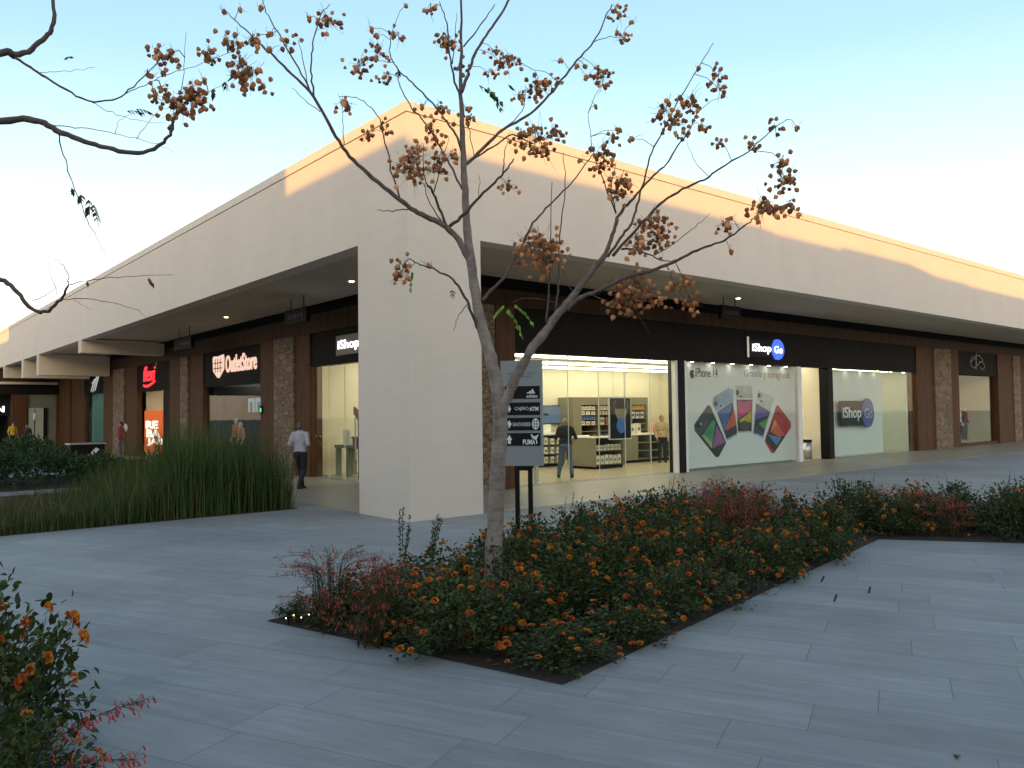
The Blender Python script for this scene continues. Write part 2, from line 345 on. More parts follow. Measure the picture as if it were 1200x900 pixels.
def person(name, label, cat, loc, yaw, top, bottom, shoes, hair=None, sleeve='long', arms=None, legs=None, headturn=0., skin=SKIN, scale=1., wide=1., group=None, longhair=False):
    scale *= .875
    root = thing(name, label, cat, loc, group, local=True); root.rotation_euler = (0, 0, yaw); root.scale = (scale,)*3
    A = np.array
    legs = legs or [(A([.10, -.02, .50]), A([.11, .02, .085])), (A([-.10, -.02, .50]), A([-.11, .02, .085]))]
    arms = arms or [(A([.25, .04, 1.13]), A([.25, -.06, .88])), (A([-.25, .04, 1.13]), A([-.25, -.06, .88]))]
    hips = [A([.09, 0, .92]), A([-.09, 0, .92])]; sh = [A([.185, .01, 1.42]), A([-.185, .01, 1.42])]
    ct, st = math.cos(headturn), math.sin(headturn); Rh = A([[ct, -st, 0], [st, ct, 0], [0, 0, 1.]]); hc = A([0, -.01, 1.60])
    H = lambda x, y, z: hc+Rh@A([x, y, z])
    def torso(mb, g):
        mb.ell((0, .0, 1.28), ((.165+g)*wide, .11+g, .235+g)); mb.ell((0, 0, 1.05), ((.145+g)*wide, (.105+g)*wide, .17+g))
        mb.cap((-.13, .01, 1.41), (.13, .01, 1.41), .062+g, .062+g)
    b = MB(); torso(b, 0); b.ell((0, .01, .93), (.15, .11, .12)); b.cap((0, .015, 1.40), (0, .0, 1.53), .058, .052)
    b.ell(H(0, .0, .02), (.075, .092, .105), R=Rh); b.ell(H(0, -.025, -.055), (.055, .062, .06), R=Rh)
    b.cap(H(0, -.088, .012), H(0, -.106, -.028), .010, .015); b.cap(H(-.018, -.083, -.062), H(.018, -.083, -.062), .008, .008)
    for s in (-1, 1):
        b.ell(H(s*.077, .01, -.005), (.012, .022, .034)); b.cap(H(s*.05, -.078, .03), H(s*.018, -.088, .03), .009, .009)
    for i in (0, 1):
        k, a = legs[i]; e, w = arms[i]; sg = 1 if i == 0 else -1
        b.cap(hips[i], k, .082, .055); b.cap(k, a, .055, .036); b.cap(a+A([0, .03, -.045]), a+A([0, -.15, -.055]), .034, .026)
        b.cap(sh[i], e, .050, .038); b.cap(e, w, .038, .026)
        d = (w-e)/np.linalg.norm(w-e); sd = np.cross(d, A([0, 1., 0])); sd /= np.linalg.norm(sd)+1e-6; fw = np.cross(sd, d)
        pc = w+d*.05; b.cap(w, w+d*.075, .027, .032)
        for q in range(4):
            o0 = w+d*.085+fw*((q-1.5)*.019); L = (.062, .072, .068, .052)[q]; inn = A([-sg, 0, 0])
            mid = o0+d*L*.55+inn*.006; b.cap(o0, mid, .0088, .0082, 8); b.cap(mid, mid+d*L*.4+inn*.018, .0082, .007, 8)
        t0 = w+d*.03-fw*.026; b.cap(t0, t0+d*.035-fw*.028, .011, .0095, 8); b.cap(t0+d*.035-fw*.028, t0+d*.065-fw*.024, .0095, .008, 8)
    bd = bake(b, 'body', skin, root, .0085, 3)
    ey = MB()
    for s in (-1, 1): ey.ell(H(s*.032, -.084, .012), (.012, .008, .007), 8, 6)
    ey.build('eyes', EYE_M if skin is not DUMMY else DUMMY, root, True)
    if top:
        b = MB(); torso(b, .022); b.ell((0, 0, .97), ((.155+.022)*wide, (.11+.02)*wide, .12))
        for i in (0, 1):
            e, w = arms[i]; b.cap(sh[i], e, .066, .054)
            if sleeve == 'long': b.cap(e, e+(w-e)*.93, .054, .038)
        bake(b, 'top', top, root, .013, 5)
    if bottom:
        b = MB(); b.ell((0, .01, .93), (.172*wide, .135*wide, .12))
        for i in (0, 1):
            k, a = legs[i]; b.cap(hips[i], k, .102, .074); b.cap(k, a+A([0, 0, .0]), .074, .058)
        bake(b, 'trousers', bottom, root, .013, 4)
    if shoes:
        for i in (0, 1):
            b = MB(); k, a = legs[i]; b.cap(a+A([0, .035, -.042]), a+A([0, -.16, -.055]), .046, .034); b.cap(a+A([0, .01, .02]), a+A([0, .01, -.03]), .045, .05)
            bake(b, 'shoe', shoes, root, .012, 3)
    if hair:
        b = MB(); b.ell(H(0, .018, .045), (.083, .095, .09), R=Rh); b.ell(H(0, .05, -.0), (.07, .06, .075), R=Rh)
        if longhair: b.ell(H(0, .06, -.09), (.085, .05, .13), R=Rh)
        # keep the forehead clear
        bake(b, 'hair', hair, root, .011, 3)
    return root
A = np.array
walk = [(A([.10, -.17, .53]), A([.10, -.27, .09])), (A([-.09, -.02, .50]), A([-.10, .25, .13]))]
bent = [(A([.26, .08, 1.16]), A([.14, -.17, 1.10])), (A([-.27, .08, 1.16]), A([-.12, -.18, 1.08]))]
person('person', 'person in pale striped shirt and black trousers walking past the stone column', 'person', tuple(gz(352, 574)), PI-.95,
       cloth('pale_striped_shirt', (.46, .45, .50), (.34, .33, .40)), cloth('black_trousers', (.012, .012, .014)), plain('brown_shoe', (.05, .02, .012)), GREYH, arms=bent, legs=walk, headturn=.2)
person('person', 'person with shaved head in black polo shirt and blue jeans at the shop entrance', 'person', (14.02, 14.62, .0), PI-.62,
       cloth('black_polo', (.014, .014, .02)), cloth('blue_jeans', (.085, .13, .19)), plain('dark_shoe', (.02, .02, .022)), None, 'short',
       arms=[(A([.27, .0, 1.15]), A([.25, -.16, .96])), (A([-.30, .03, 1.15]), A([-.24, -.2, 1.0]))], legs=[(A([.14, -.05, .50]), A([.20, -.05, .085])), (A([-.13, .0, .50]), A([-.17, .05, .085]))], headturn=.3, wide=1.15)
person('person', 'person in beige jacket and black trousers at the far right inside the bright shop', 'person', (20.15, 16.55, 0), -2.0+PI/2-.2,
       cloth('beige_jacket', (.40, .30, .18)), cloth('black_slacks', (.014, .013, .015)), plain('dark_flat', (.02, .015, .013)), HAIR, arms=[(A([.27, .02, 1.14]), A([.20, -.12, .92])), (A([-.27, .02, 1.14]), A([-.22, -.1, .9]))], wide=1.2)
rp = person('person', 'person in dark red jacket standing by the shop with the orange banner', 'person', (8.75, 35.2, 0), -1.9,
       cloth('dark_red_jacket', (.20, .02, .03)), cloth('faded_jeans', (.06, .09, .13)), plain('grey_shoe', (.1, .1, .1)), HAIR)
person('person', 'person in yellow shirt in front of the far dark shop', 'person', (7.02, 49.6, 0), .4,
       cloth('yellow_shirt', (.62, .42, .02)), cloth('dark_trousers', (.02, .02, .025)), plain('dark_trainer', (.03, .03, .03)), HAIR, 'short')
person('person', 'person in dark clothes beside the yellow shirt, far left', 'person', (7.45, 48.2, 0), -.3,
       cloth('dark_maroon_top', (.05, .018, .02)), cloth('black_jeans', (.015, .015, .018)), plain('black_trainer', (.02, .02, .02)), HAIR, scale=.92)
mg = 'dressed mannequins in shop windows'
person('mannequin', 'white mannequin in orange top in the dark shop window', 'mannequin', (10.5, 27.35, .18), -1.3, cloth('orange_top', (.62, .17, .06)), cloth('black_skirt_cloth', (.015, .015, .02)), None, None, 'short', skin=DUMMY, group=mg, scale=.93)
person('mannequin', 'white mannequin in salmon top with arm hanging beside the orange one', 'mannequin', (10.35, 26.55, .12), -1.5, cloth('salmon_top', (.66, .30, .20)), cloth('navy_trousers', (.015, .016, .03)), None, None, 'short', skin=DUMMY, group=mg, scale=.9)
person('mannequin', 'white mannequin in white shirt and black trousers in the right shop window', 'mannequin', (37.75, 14.35, .15), .1, cloth('white_shirt', (.68, .66, .6)), cloth('black_chinos', (.015, .014, .015)), plain('white_trainer', (.6, .6, .6)), None, skin=DUMMY, group=mg, scale=1.03)
person('mannequin', 'white mannequin in dark red top and grey trousers in the right shop window', 'mannequin', (38.75, 14.5, .15), -.25, cloth('wine_top', (.20, .02, .03)), cloth('grey_chinos', (.13, .12, .11)), plain('grey_trainer', (.3, .3, .3)), None, skin=DUMMY, group=mg, scale=1.0)
# white backpack strap side of the person in red
bp = MB(); bp.ell((0, .17, 1.26), (.13, .075, .17)); o = bake(bp, 'backpack', cloth('white_backpack', (.6, .6, .6)), None, .02)
o.location = rp.location; o.rotation_euler = rp.rotation_euler; tag(o, 'white backpack worn by the person in dark red', 'backpack')

# ------------------------------------------------------------------ setting: ground
g = MB(); g.box(-400, -400, -.3, 400, 400, 0); tag(g.build('plaza_paving', M['paving']), kind='structure')
g = MB(); g.box(6.72, 10.47, .0, 60, 13.45, .004); g.box(6.72, 13.45, 0, 9.72, 52, .004); tag(g.build('canopy_walkway', M['walkway']), kind='structure')  # walkway overlay; its beige carries the warm canopy light

# ------------------------------------------------------------------ the mall building
bld = thing('mall_building', 'cream mall building with deep canopy, corner pillar and shopfronts', 'building', (6.7, 10.45, 0))
XR = 60; YL = 68
w = MB(); w.box(6.7, 10.45, 4.53, XR, 10.8, 6.37); w.box(6.7, 10.8, 4.53, 7.05, YL, 6.37); w.build('fascia_wall', M['stucco'], bld)
w = MB(); w.box(6.685, 10.435, 6.385, XR, 10.83, 6.55); w.box(6.685, 10.83, 6.385, 7.08, YL, 6.55); w.box(6.72, 10.47, 6.37, XR, 10.78, 6.385); w.box(6.72, 10.78, 6.37, 7.03, YL, 6.385); w.build('coping', M['coping'], bld)
w = MB(); w.box(6.7, 10.45, 0, 8.13, 12.0, 4.53); w.build('corner_pillar', M['stucco'], bld)
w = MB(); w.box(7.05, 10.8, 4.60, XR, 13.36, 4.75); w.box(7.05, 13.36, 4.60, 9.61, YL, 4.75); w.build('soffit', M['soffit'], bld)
w = MB(); w.box(7.05, 10.8, 4.76, XR, 24, 4.95); w.box(7.05, 24, 4.76, 24, YL, 4.95); w.build('roof', M['coping'], bld)
for y in (32.4, 40.6, 44.5, 50.2):
    w = MB(); z0 = {32.4: 4.07, 40.6: 3.62, 44.5: 3.66, 50.2: 3.9}[y]; w.box(6.703, y, z0, 9.6, y+.5, 4.525); w.build('cross_beam', M['beam'], bld)
# shadow gap (shade put in as a near-black recessed strip) and lintels
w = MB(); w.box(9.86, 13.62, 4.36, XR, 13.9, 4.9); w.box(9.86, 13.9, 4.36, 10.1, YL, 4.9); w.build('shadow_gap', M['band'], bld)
w = MB(); w.box(9.66, 13.41, 4.0, XR, 13.62, 4.36); w.box(9.66, 13.62, 3.86, 9.86, 52, 4.36); w.build('wood_lintel', M['wood_dark'], bld)
def col_r(x0, x1, kind, y0=13.42, top=4.0):
    w = MB(); w.box(x0, y0, 0, x1, 13.8, top); w.build(kind+'_column', M[kind], bld)
def col_l(y0, y1, kind, x0=9.67, top=3.86):
    w = MB(); w.box(x0, y0, 0, 10.05, y1, top); w.build(kind+'_column', M[kind], bld)
for a, b, k, q in ((10.83, 11.36, 'wood', 13.4), (10.05, 10.83, 'stone', 13.44), (31.5, 32.98, 'wood', 13.42), (32.98, 34.55, 'stone', 13.36), (34.55, 35.45, 'wood', 13.42), (39.8, 41.6, 'wood', 13.42), (41.6, 42.5, 'stone', 13.38), (42.5, 45, 'wood', 13.42)):
    col_r(a, b, k, q)
for a, b, k, q in ((13.8, 15.3, 'stone', 9.64), (15.3, 17.2, 'wood', 9.68), (20.0, 20.9, 'wood', 9.68), (20.9, 22.2, 'stone', 9.62), (22.2, 23.3, 'wood', 9.68), (28.3, 29.7, 'wood', 9.68), (29.7, 30.5, 'stone', 9.60), (30.5, 32.0, 'wood', 9.68), (36.4, 38.2, 'wood', 9.68), (38.2, 40.0, 'stone', 9.6), (40.0, 42.0, 'wood', 9.66), (46, 49, 'wood', 9.68), (49, 51.8, 'wood', 9.6)):
    col_l(a, b, k, q)
# sign bands above the shop windows
for x0, x1 in ((11.36, 31.5), (35.45, 39.8), (45, XR)):
    w = MB(); w.box(x0, 13.47, 3.0, x1, 13.75, 3.998); w.build('sign_band', M['band'], bld)
for y0, y1, z in ((17.2, 20.0, 2.97), (23.3, 28.3, 2.68), (32.0, 36.4, 2.75), (42, 46, 2.9)):
    w = MB(); w.box(9.73, y0, z, 9.98, y1, 3.858); w.build('sign_band', M['band'], bld)
for x0, x1 in ((17.1, 17.36), (24.9, 25.2)):
    w = MB(); w.box(x0, 13.44, 0, x1, 13.8, 2.998); w.build('black_column', M['black'], bld)
for x0, x1 in ((17.0, 17.1), (17.36, 17.5), (23.08, 23.3)):
    w = MB(); w.box(x0, 13.47, 0, x1, 13.60, 2.998); w.build('window_frame', M['white'], bld)

def room(x0, y0, x1, y1, z, wall, floor, ceil, open_side, extra_open=()):
    "shop room: floor, ceiling and three walls; the glazed side stays open"
    w = MB(); w.box(x0, y0, -.05, x1, y1, .006); w.build('shop_floor', floor, bld)
    w = MB(); w.box(x0, y0, z, x1, y1, z+.1); w.build('shop_ceiling', ceil, bld)
    w = MB(); t = .1
    if 'N' not in open_side: w.box(x0-t, y1, 0, x1+t, y1+t, z+.1)
    if 'S' not in open_side: w.box(x0-t, y0-t, 0, x1+t, y0, z+.1)
    if 'W' not in open_side: w.box(x0-t, y0, 0, x0, y1, z+.1)
    if 'E' not in open_side: w.box(x1, y0, 0, x1+t, y1, z+.1)
    w.build('shop_wall', wall, bld)
# corner electronics shop (two glazed sides)
room(9.98, 13.76, 24.88, 20.5, 3.2, M['wallcream'], M['tile'], M['ceil'], 'SW')
w = MB(); w.box(9.95, 20.03, 0, 10.06, 20.5, 3.2); w.box(10.06, 13.8, 0, 10.2, 17.2, 3.2); w.build('shop_wall', M['wallcream'], bld)
for y in (14.2, 15.9, 17.9, 19.7):
    w = MB(); w.box(11.2, y, 3.14, 24.4, y+.14, 3.198); w.build('strip_light', M['strip'], bld)
def pane(B, x0, x1, z0, z1, mat=None, name='window_pane'):
    w = MB(); w.bbox(B, x0, z0, -.006, x1, z1, .006); w.build(name, mat or M['glass'], bld)
B = FR(0, 13.55, 0); xs = [11.36, 13.1, 14.13, 15.07, 16.05, 17.0]
for a, b in zip(xs[:-1], xs[1:]):
    if a == 13.1: continue                                            # the open doorway
    pane(B, a+.008, b-.008, .02, 2.998)
for a in xs[1:-1]:
    w = MB(); w.box(a-.006, 13.542, 0, a+.006, 13.558, 2.998); w.build('glass_joint', M['joint'], bld)
B = FL(9.79, 0, 0)
for a, b in ((-20.0, -19.1), (-19.1, -18.25), (-18.25, -17.55), (-17.5, -17.2)): pane(B, a+.008, b-.008, .03, 2.968)
for y in (19.1, 18.25, 17.53):
    w = MB(); w.box(9.782, y-.006, 0, 9.798, y+.006, 2.968); w.build('glass_joint', M['joint'], bld)
w = MB(); w.tube([(9.74, 17.62, .55), (9.74, 17.62, 1.6)], [.018]*2, 8); w.build('door_handle', M['steel'], bld)
w = MB()
for k in range(11): w.box(9.782, 19.85-k*.24, 1.08, 9.784, 19.82-k*.24, 1.11)
w.build('safety_dots', M['joint'], bld)
w = MB(); w.box(23.7, 14.2, 3.14, 24.7, 14.35, 3.197); w.build('strip_light', M['strip'], bld)  # added lamp, not a seen fixture: lifts the doorway wall
# poster bay, doorway bay and film bay on the right
pane(FR(0, 13.52, 0), 17.5, 23.08, .02, 2.998); pane(FR(0, 13.52, 0), 25.2, 28.3, .02, 2.998); pane(FR(0, 13.52, 0), 28.32, 31.5, .02, 2.998)
w = MB(); w.box(17.3, 13.9, 0, 23.42, 13.98, 3.2); w.build('partition_wall', M['wallpale'], bld)
room(25.2, 13.76, 31.5, 15.2, 3.1, M['wallpale'], M['tile'], M['ceil'], 'S')
w = MB(); w.box(26, 14.3, 3.04, 31, 14.42, 3.098); w.build('strip_light', M['lampsoft'], bld)  # no fixture known here; put in to brighten the dim film bay
for x0, n_, dx in ((18.0, 6, .95), (25.7, 6, 1.05)):
    for i in range(n_):
        w = MB(); w.tube([(x0+i*dx, 13.68, 2.985), (x0+i*dx, 13.68, 2.998)], [.05, .05], 12); w.build('downlight', emit('window_downlight', (1, .9, .68), 8) if 'window_downlight' not in bpy.data.materials else bpy.data.materials['window_downlight'], bld)
w = MB(); w.box(24.86, 14.3, 1.25, 24.88, 14.55, 1.6); w.build('wall_panel', M['white'], bld)
# the shop on the far right
room(35.45, 13.76, 39.8, 17.5, 3.2, M['wallcream'], M['tile'], M['walldark'], 'S')
pane(FR(0, 13.6, 0), 35.47, 39.78, .12, 2.998)
w = MB(); w.box(35.45, 13.5, 0, 39.8, 13.74, .12); w.build('window_plinth', M['wood'], bld)
for x, y in ((37.6, 14.6), (38.3, 14.7), (37.0, 15.6)):
    w = MB(); w.tube([(x, y, 3.12), (x, y, 3.19)], [.07, .07], 12); w.build('downlight', M['lamp'], bld)
# dark clothing shop on the left wing
room(9.99, 23.3, 14.5, 28.3, 3.2, M['walldark'], M['tile'], M['walldark'], 'W')
B = FL(9.80, 0, 0)
for a, b in ((-28.3, -26.6), (-26.6, -24.9), (-24.9, -23.3)): pane(B, a+.01, b-.01, .05, 2.678)
for y, x in ((27.6, 11.5), (24.1, 11.0)):
    w = MB(); w.box(x, y, 3.1, x+.35, y+.5, 3.19); w.build('panel_light', M['lampsoft'], bld)
# the shop with the red lettering
room(9.99, 32.0, 13.0, 36.4, 3.0, M['wallcream'], M['tile'], M['ceil'], 'W')
pane(FL(9.80, 0, 0), -36.4, -33.1, .05, 2.748)
w = MB(); w.box(9.76, 32.0, 0, 9.98, 33.05, 2.748); w.build('shop_door', M['black'], bld)
w = MB(); w.tube([(10.35, 34.9, 2.93), (10.35, 34.9, 2.995)], [.09]*2, 12); w.build('downlight', M['lamp'], bld)
w = MB(); w.box(11.4, 33, 2.95, 11.6, 36, 2.995); w.build('panel_light', M['lampsoft'], bld)
# pale shop further along
room(10.0, 42, 12, 46, 3.1, plain('pale_teal_paint', (.36, .44, .43), .8, .05), M['tile'], M['ceil'], 'W')
pane(FL(9.80, 0, 0), -46, -44.1, .05, 2.89, M['glass_green']); pane(FL(9.80, 0, 0), -44.08, -42, .05, 2.89, M['glass_green'])
w = MB(); w.box(10.4, 42.6, 3.0, 10.7, 45.4, 3.09); w.build('panel_light', emit('dim_panel', (.9, 1, .95), 2.5), bld)
# end of the left arcade: lower canopy across, with shops
w = MB(); w.box(-6, 51.9, 3.62, 9.55, 52.6, 3.76); w.build('end_canopy_edge', M['stucco'], bld)
w = MB(); w.box(-6, 52.1, 3.05, 9.55, 52.4, 3.619); w.build('sign_band', M['band'], bld)
for x0, x1, k, q in ((7.3, 8.05, 'wood', 52.0), (9.5, 9.9, 'wood', 52.0)):
    w = MB(); w.box(x0, q, 0, x1, 52.5, 3.049); w.build(k+'_column', M[k], bld)
w = MB(); w.box(8.05, 52.15, 2.3, 9.5, 52.4, 3.049); w.box(9.05, 52.2, 0, 9.5, 52.4, 2.3); w.build('end_wall', plain('grey_green_render', (.19, .19, .14), .8, .1), bld)
w = MB(); w.box(8.86, 52.1, 0, 9.05, 52.4, 2.3); w.build('black_column', M['black'], bld)
w = MB(); w.box(8.12, 52.08, 0, 8.86, 52.3, 2.3); w.build('end_door', plain('pale_green_door', (.42, .45, .38), .6, .05), bld)
w = MB(); w.box(8.40, 52.06, .2, 8.43, 52.078, 2.25); w.build('door_rail', M['black'], bld); w = MB(); w.ell((8.42, 52.05, 1.82), (.09, .03, .2), 10, 8); w.build('door_ornament', M['white'], bld)
room(2, 52.5, 7.3, 57, 3.0, M['walldark'], M['tile'], M['walldark'], 'S')
for x in (6.78, 7.05):
    w = MB(); w.tube([(x, 52.9, 1.93), (x, 52.9, 2.0)], [.05]*2, 8); w.build('downlight', M['lamp'], bld)
w = MB(); w.box(2, 52.6, 1.88, 7.3, 52.8, 2.98); w.build('sign_band', M['band'], bld)
w = MB(); w.box(7.32, 52.62, 0, 9.95, 52.9, 4.6); w.box(-6, 52.62, 3.77, 7.32, 52.9, 4.6); w.build('end_wall', M['wood_dark'], bld)
# soffit downlights
for q in ((265, 372), (412, 330), (865, 350), (350, 362), (1120, 386), (1030, 372)):
    p = gz(*q, 4.59); w = MB(); w.tube([(p[0], p[1], 4.585), (p[0], p[1], 4.599)], [.055]*2, 12); w.build('downlight', M['lamp'] if q[0] in (265, 412, 865) else M['steel'], bld)

# unseen wing behind the viewer, its steps and blocks shaped to throw the evening shadow
opp = thing('unseen_shadow_wing', 'unseen stepped mall wing behind the viewer, shaped to cast the evening shadow', 'building', (-18.75, -15, 0))
SUN_EL = math.radians(4.0); TT = math.tan(SUN_EL)*math.sqrt(2)
def ox(xf): return xf-25.45
w = MB()
for xa, xb, zs in ((6.6, 16.5, 5.93), (16.5, 20.2, 5.86), (20.2, 24.2, 5.94), (24.2, 28.3, 5.74), (28.3, 60, 5.68)):
    w.box(ox(xa) if xa > 6.6 else -18.75, -25, 0, ox(xb), -15, zs+25.45*TT)
w.build('wall', M['stucco'], opp)
w = MB(); zt = 6.03+25.45*TT
w.box(-28.75, -15, 0, -18.75, -10.6, zt); w.build('low_block', M['stucco'], opp)
w = MB(); w.box(-28.75, -10.6, 0, -18.75, 13.5, zt+1.7); w.build('tall_block', M['stucco'], opp)
w = MB(); w.box(-28.75, 13.5, 0, -18.75, 45, 5.75+25.45*TT+.08); w.build('end_block', M['stucco'], opp)

# ------------------------------------------------------------------ signs
def ishop(B, W, Hh, parent, lit, plate):
    "word in white letters on a dark plate that runs into a blue disc"
    w = MB(); w.bbox(B, 0, 0, 0, W*.72, Hh, .04); w.build('plate', plate, parent)
    w = MB(); w.prism(B, circ(W*.815, Hh*.5, W*.19, Hh*.60), .0, .06); w.build('disc', M['bluelit'] if lit else M['bluedisc'], parent)
    L = M['letterlit'] if lit else M['inkwhite']
    lettering('iShop', frame(B(W*.06, Hh*.18, .045), B(1, 0)-B(0, 0)), W*.55, Hh*.58, L, parent, bold=.016)
    lettering('Go', frame(B(W*.69, Hh*.28, .065), B(1, 0)-B(0, 0)), W*.25, Hh*.42, L if lit else plain('pale_blue_print', (.42, .46, .62)), parent, bold=.012)
s = thing('shop_sign', 'lit white lettering and blue disc sign on the long black band', 'sign', (20.4, 13.46, 3.2)); ishop(FR(20.42, 13.46, 3.22), 1.80, .52, s, True, M['ink'])
s2 = MB(); s2.box(20.28, 13.42, 3.2, 20.38, 13.465, 3.8); s2.build('end_plate', M['steel'], s)
s = thing('shop_sign', 'dark sign plate with blue disc hung in the frosted window', 'sign', (25.95, 13.6, 1.03)); ishop(FR(25.98, 13.66, 1.06), 2.36, .86, s, False, M['ink'])
s = thing('shop_sign', 'lit white lettering on grey plate at the left front of the corner shop', 'sign', (9.70, 18.5, 3.2)); ishop(FL(9.72, 18.5, 3.17), 2.0, .50, s, True, plain('taupe_plate', (.17, .145, .12), .5, .05))
s = thing('shop_sign', 'salmon shield and lettering sign over the dark clothing shop', 'sign', (9.7, 27.4, 2.95))
B = FL(9.72, 27.35, 2.98)
w = MB(); w.prism(B, [(.0, .66), (.08, .72), (.5, .70), (.95, .74), (1.0, .62), (.98, .25), (.55, -.02), (.45, -.02), (.04, .22)], 0, .04); w.build('shield', M['pinkletter'], s)
w = MB()
for x in (.27, .5, .73): w.bbox(B, x-.02, .16, .042, x+.02, .62, .05)
for y in (.3, .48): w.bbox(B, .1, y-.015, .042, .9, y+.015, .051)
w.build('shield_pattern', plain('brown_pattern', (.12, .05, .035)), s)
lettering('OutletStore', frame(B(1.15, .12, .0), (0, -1, 0)), 2.55, .56, M['pinkletter'], s, .03, bold=.012)
s = thing('shop_sign', 'red lit script sign over the shop with the orange banner', 'sign', (9.7, 35.3, 2.95))
B = FL(9.72, 35.55, 2.90); lettering('flexi', frame(B(.0, .26, 0), (0, -1, 0)), 1.62, .62, M['redlit'], s, .03, bold=.004, shear=.25)
w = MB(); w.prism(B, [(.0, .06), (.4, .0), (.9, .05), (1.6, .20), (1.62, .26), (.9, .14), (.4, .10), (.02, .15)], 0, .03); w.build('underline', M['redlit'], s)
w = MB(); w.prism(B, circ(1.78, .92, .07, .07, 14), 0, .03); w.build('dot', plain('grey_dot', (.4, .35, .35)), s)
s = thing('shop_sign', 'pale brush-stroke emblem over the teal shop window', 'sign', (9.7, 44.6, 2.95))
B = FL(9.72, 44.9, 2.98); w = MB()
for k, (x, y, dx, dy) in enumerate(((.1, .05, .9, .6), (.45, .0, 1.0, .75), (.9, .05, .9, .7), (.3, .45, .9, .2))):
    w.prism(B, [(x, y), (x+.12, y), (x+dx, y+dy), (x+dx-.2, y+dy)], 0, .02+.002*k)
w.build('emblem', emit('emblem_pale', (.75, .75, .7), .3), s)
s = thing('shop_sign', 'grey curled script sign on black over the far right shop', 'sign', (37, 13.46, 3.2))
B = FR(36.6, 13.465, 3.22); w = MB()
def strokes(B, paths, r, w):
    for p in paths: w.tube([B(x, y, .02) for x, y in p], [r]*len(p), 6)
strokes(B, [smooth_path([(.15, .35), (.5, .62), (.85, .3), (.5, .1), (.2, .3), (.6, .5)], 4), [(.75, .02), (.85, .74)], smooth_path([(.6, .52), (1.1, .66), (1.55, .45), (1.3, .35)], 4), smooth_path([(.9, .18), (1.3, .4), (1.75, .22), (1.5, .05), (1.2, .15)], 4)], .022, w)
w.build('lettering', plain('grey_script', (.30, .29, .28), .4), s)
s = thing('shop_sign', 'white lit letter sign on the dark far shop', 'sign', (6.7, 52.5, 1.95)); lettering('N', FR(6.62, 52.56, 2.08), .40, .33, M['letterlit'], s, bold=.04)
# hanging box signs below the canopy
for lab, (x0, y0, x1, y1), z in (('black box sign hanging under the left canopy near the stone column', (8.55, 17.85, 8.67, 19.05), 3.93), ('black box sign hanging under the left canopy farther along', (8.55, 26.1, 8.67, 27.8), 3.88), ('black box sign hanging under the right canopy above the lettered band', (17.4, 12.25, 18.25, 12.37), 4.02)):
    s = thing('hanging_sign', lab, 'sign', (x0, y0, z), 'black box signs under the canopy')
    w = MB(); w.box(x0, y0, z, x1, y1, z+.36); w.build('box', M['black'], s)
    w = MB(); cx, cy = (x0+x1)/2, (y0+y1)/2
    for t in (.2, .8):
        px, py = (cx, y0+(y1-y0)*t) if x1-x0 < .2 else (x0+(x1-x0)*t, cy)
        w.tube([(px, py, z+.36), (px, py, 4.6)], [.012]*2, 6)
    w.build('hanger', M['black'], s)
    w = MB()
    if x1-x0 < .2:
        for k in range(5): w.box(x0-.004, y0+.2+k*.17, z+.13, x0-.001, y0+.3+k*.17, z+.23)
    else:
        for k in range(5): w.box(x0+.14+k*.12, y0-.004, z+.13, x0+.21+k*.12, y0-.001, z+.23)
    w.build('faint_lettering', plain('faint_print', (.035, .034, .032)), s)

# big window poster with five phones
YP = 13.80
post = thing('window_poster', 'large white window poster showing five coloured phones in a fan', 'poster', (17.5, YP, 0))
w = MB(); w.box(17.42, YP, .05, 23.42, YP+.03, 2.99); w.build('sheet', M['whiteprint'], post)
Z = lambda x, y: (lambda p: (p[0], p[2]))(gy(800+x/6.428, 420+y/6.428, YP))
BP = frame((0, YP, 0), (1, 0, 0))
PR = {}
def pr(c):
    if c not in PR: PR[c] = plain('print_%d' % len(PR), tuple(lin(c)), .5, .32, 2.2)
    return PR[c]
def phone(layers):
    mats = [pr(c) for c, _ in layers]; w = MB()
    for i, (_, pts) in enumerate(layers): w.prism(BP, [Z(*p) for p in pts], .001+.002*i, .0025+.002*i, i)
    w.build('printed_phone', mats, post)
D_ = (38, 40, 52)
phone([((58, 62, 72), [(188, 352), (85, 500), (90, 545), (250, 745), (272, 742), (328, 635), (235, 420), (208, 358)]), ((20, 20, 28), [(226, 448), (135, 588), (250, 738), (268, 736), (323, 636), (242, 455)]), ((60, 140, 100), [(228, 458), (143, 586), (218, 680), (246, 480)]), ((150, 170, 110), [(160, 570), (143, 586), (218, 680), (222, 640)]), ((150, 90, 150), [(252, 505), (222, 680), (262, 660), (318, 632)]), (D_, [(222, 690), (262, 655), (316, 642), (262, 730)]), ((20, 20, 24), circ(118, 505, 16, 22, 12)), ((190, 190, 200), circ(134, 494, 6, 8, 8))])
phone([((140, 165, 190), [(345, 222), (232, 292), (225, 345), (250, 402), (382, 322), (380, 238)]), ((170, 180, 200), [(378, 322), (255, 402), (332, 622), (410, 578), (412, 540)]), ((18, 20, 30), [(374, 328), (260, 404), (330, 605), (405, 568), (408, 540)]), ((60, 100, 160), [(370, 336), (264, 408), (312, 545), (350, 440)]), ((200, 90, 70), [(388, 390), (404, 500), (350, 530), (314, 548), (352, 445)]), (D_, [(318, 555), (360, 530), (404, 520), (402, 565), (332, 600)]), ((25, 25, 30), circ(247, 342, 13, 20, 12)), ((30, 30, 40), [(275, 360), (290, 345), (295, 352), (280, 368)])])
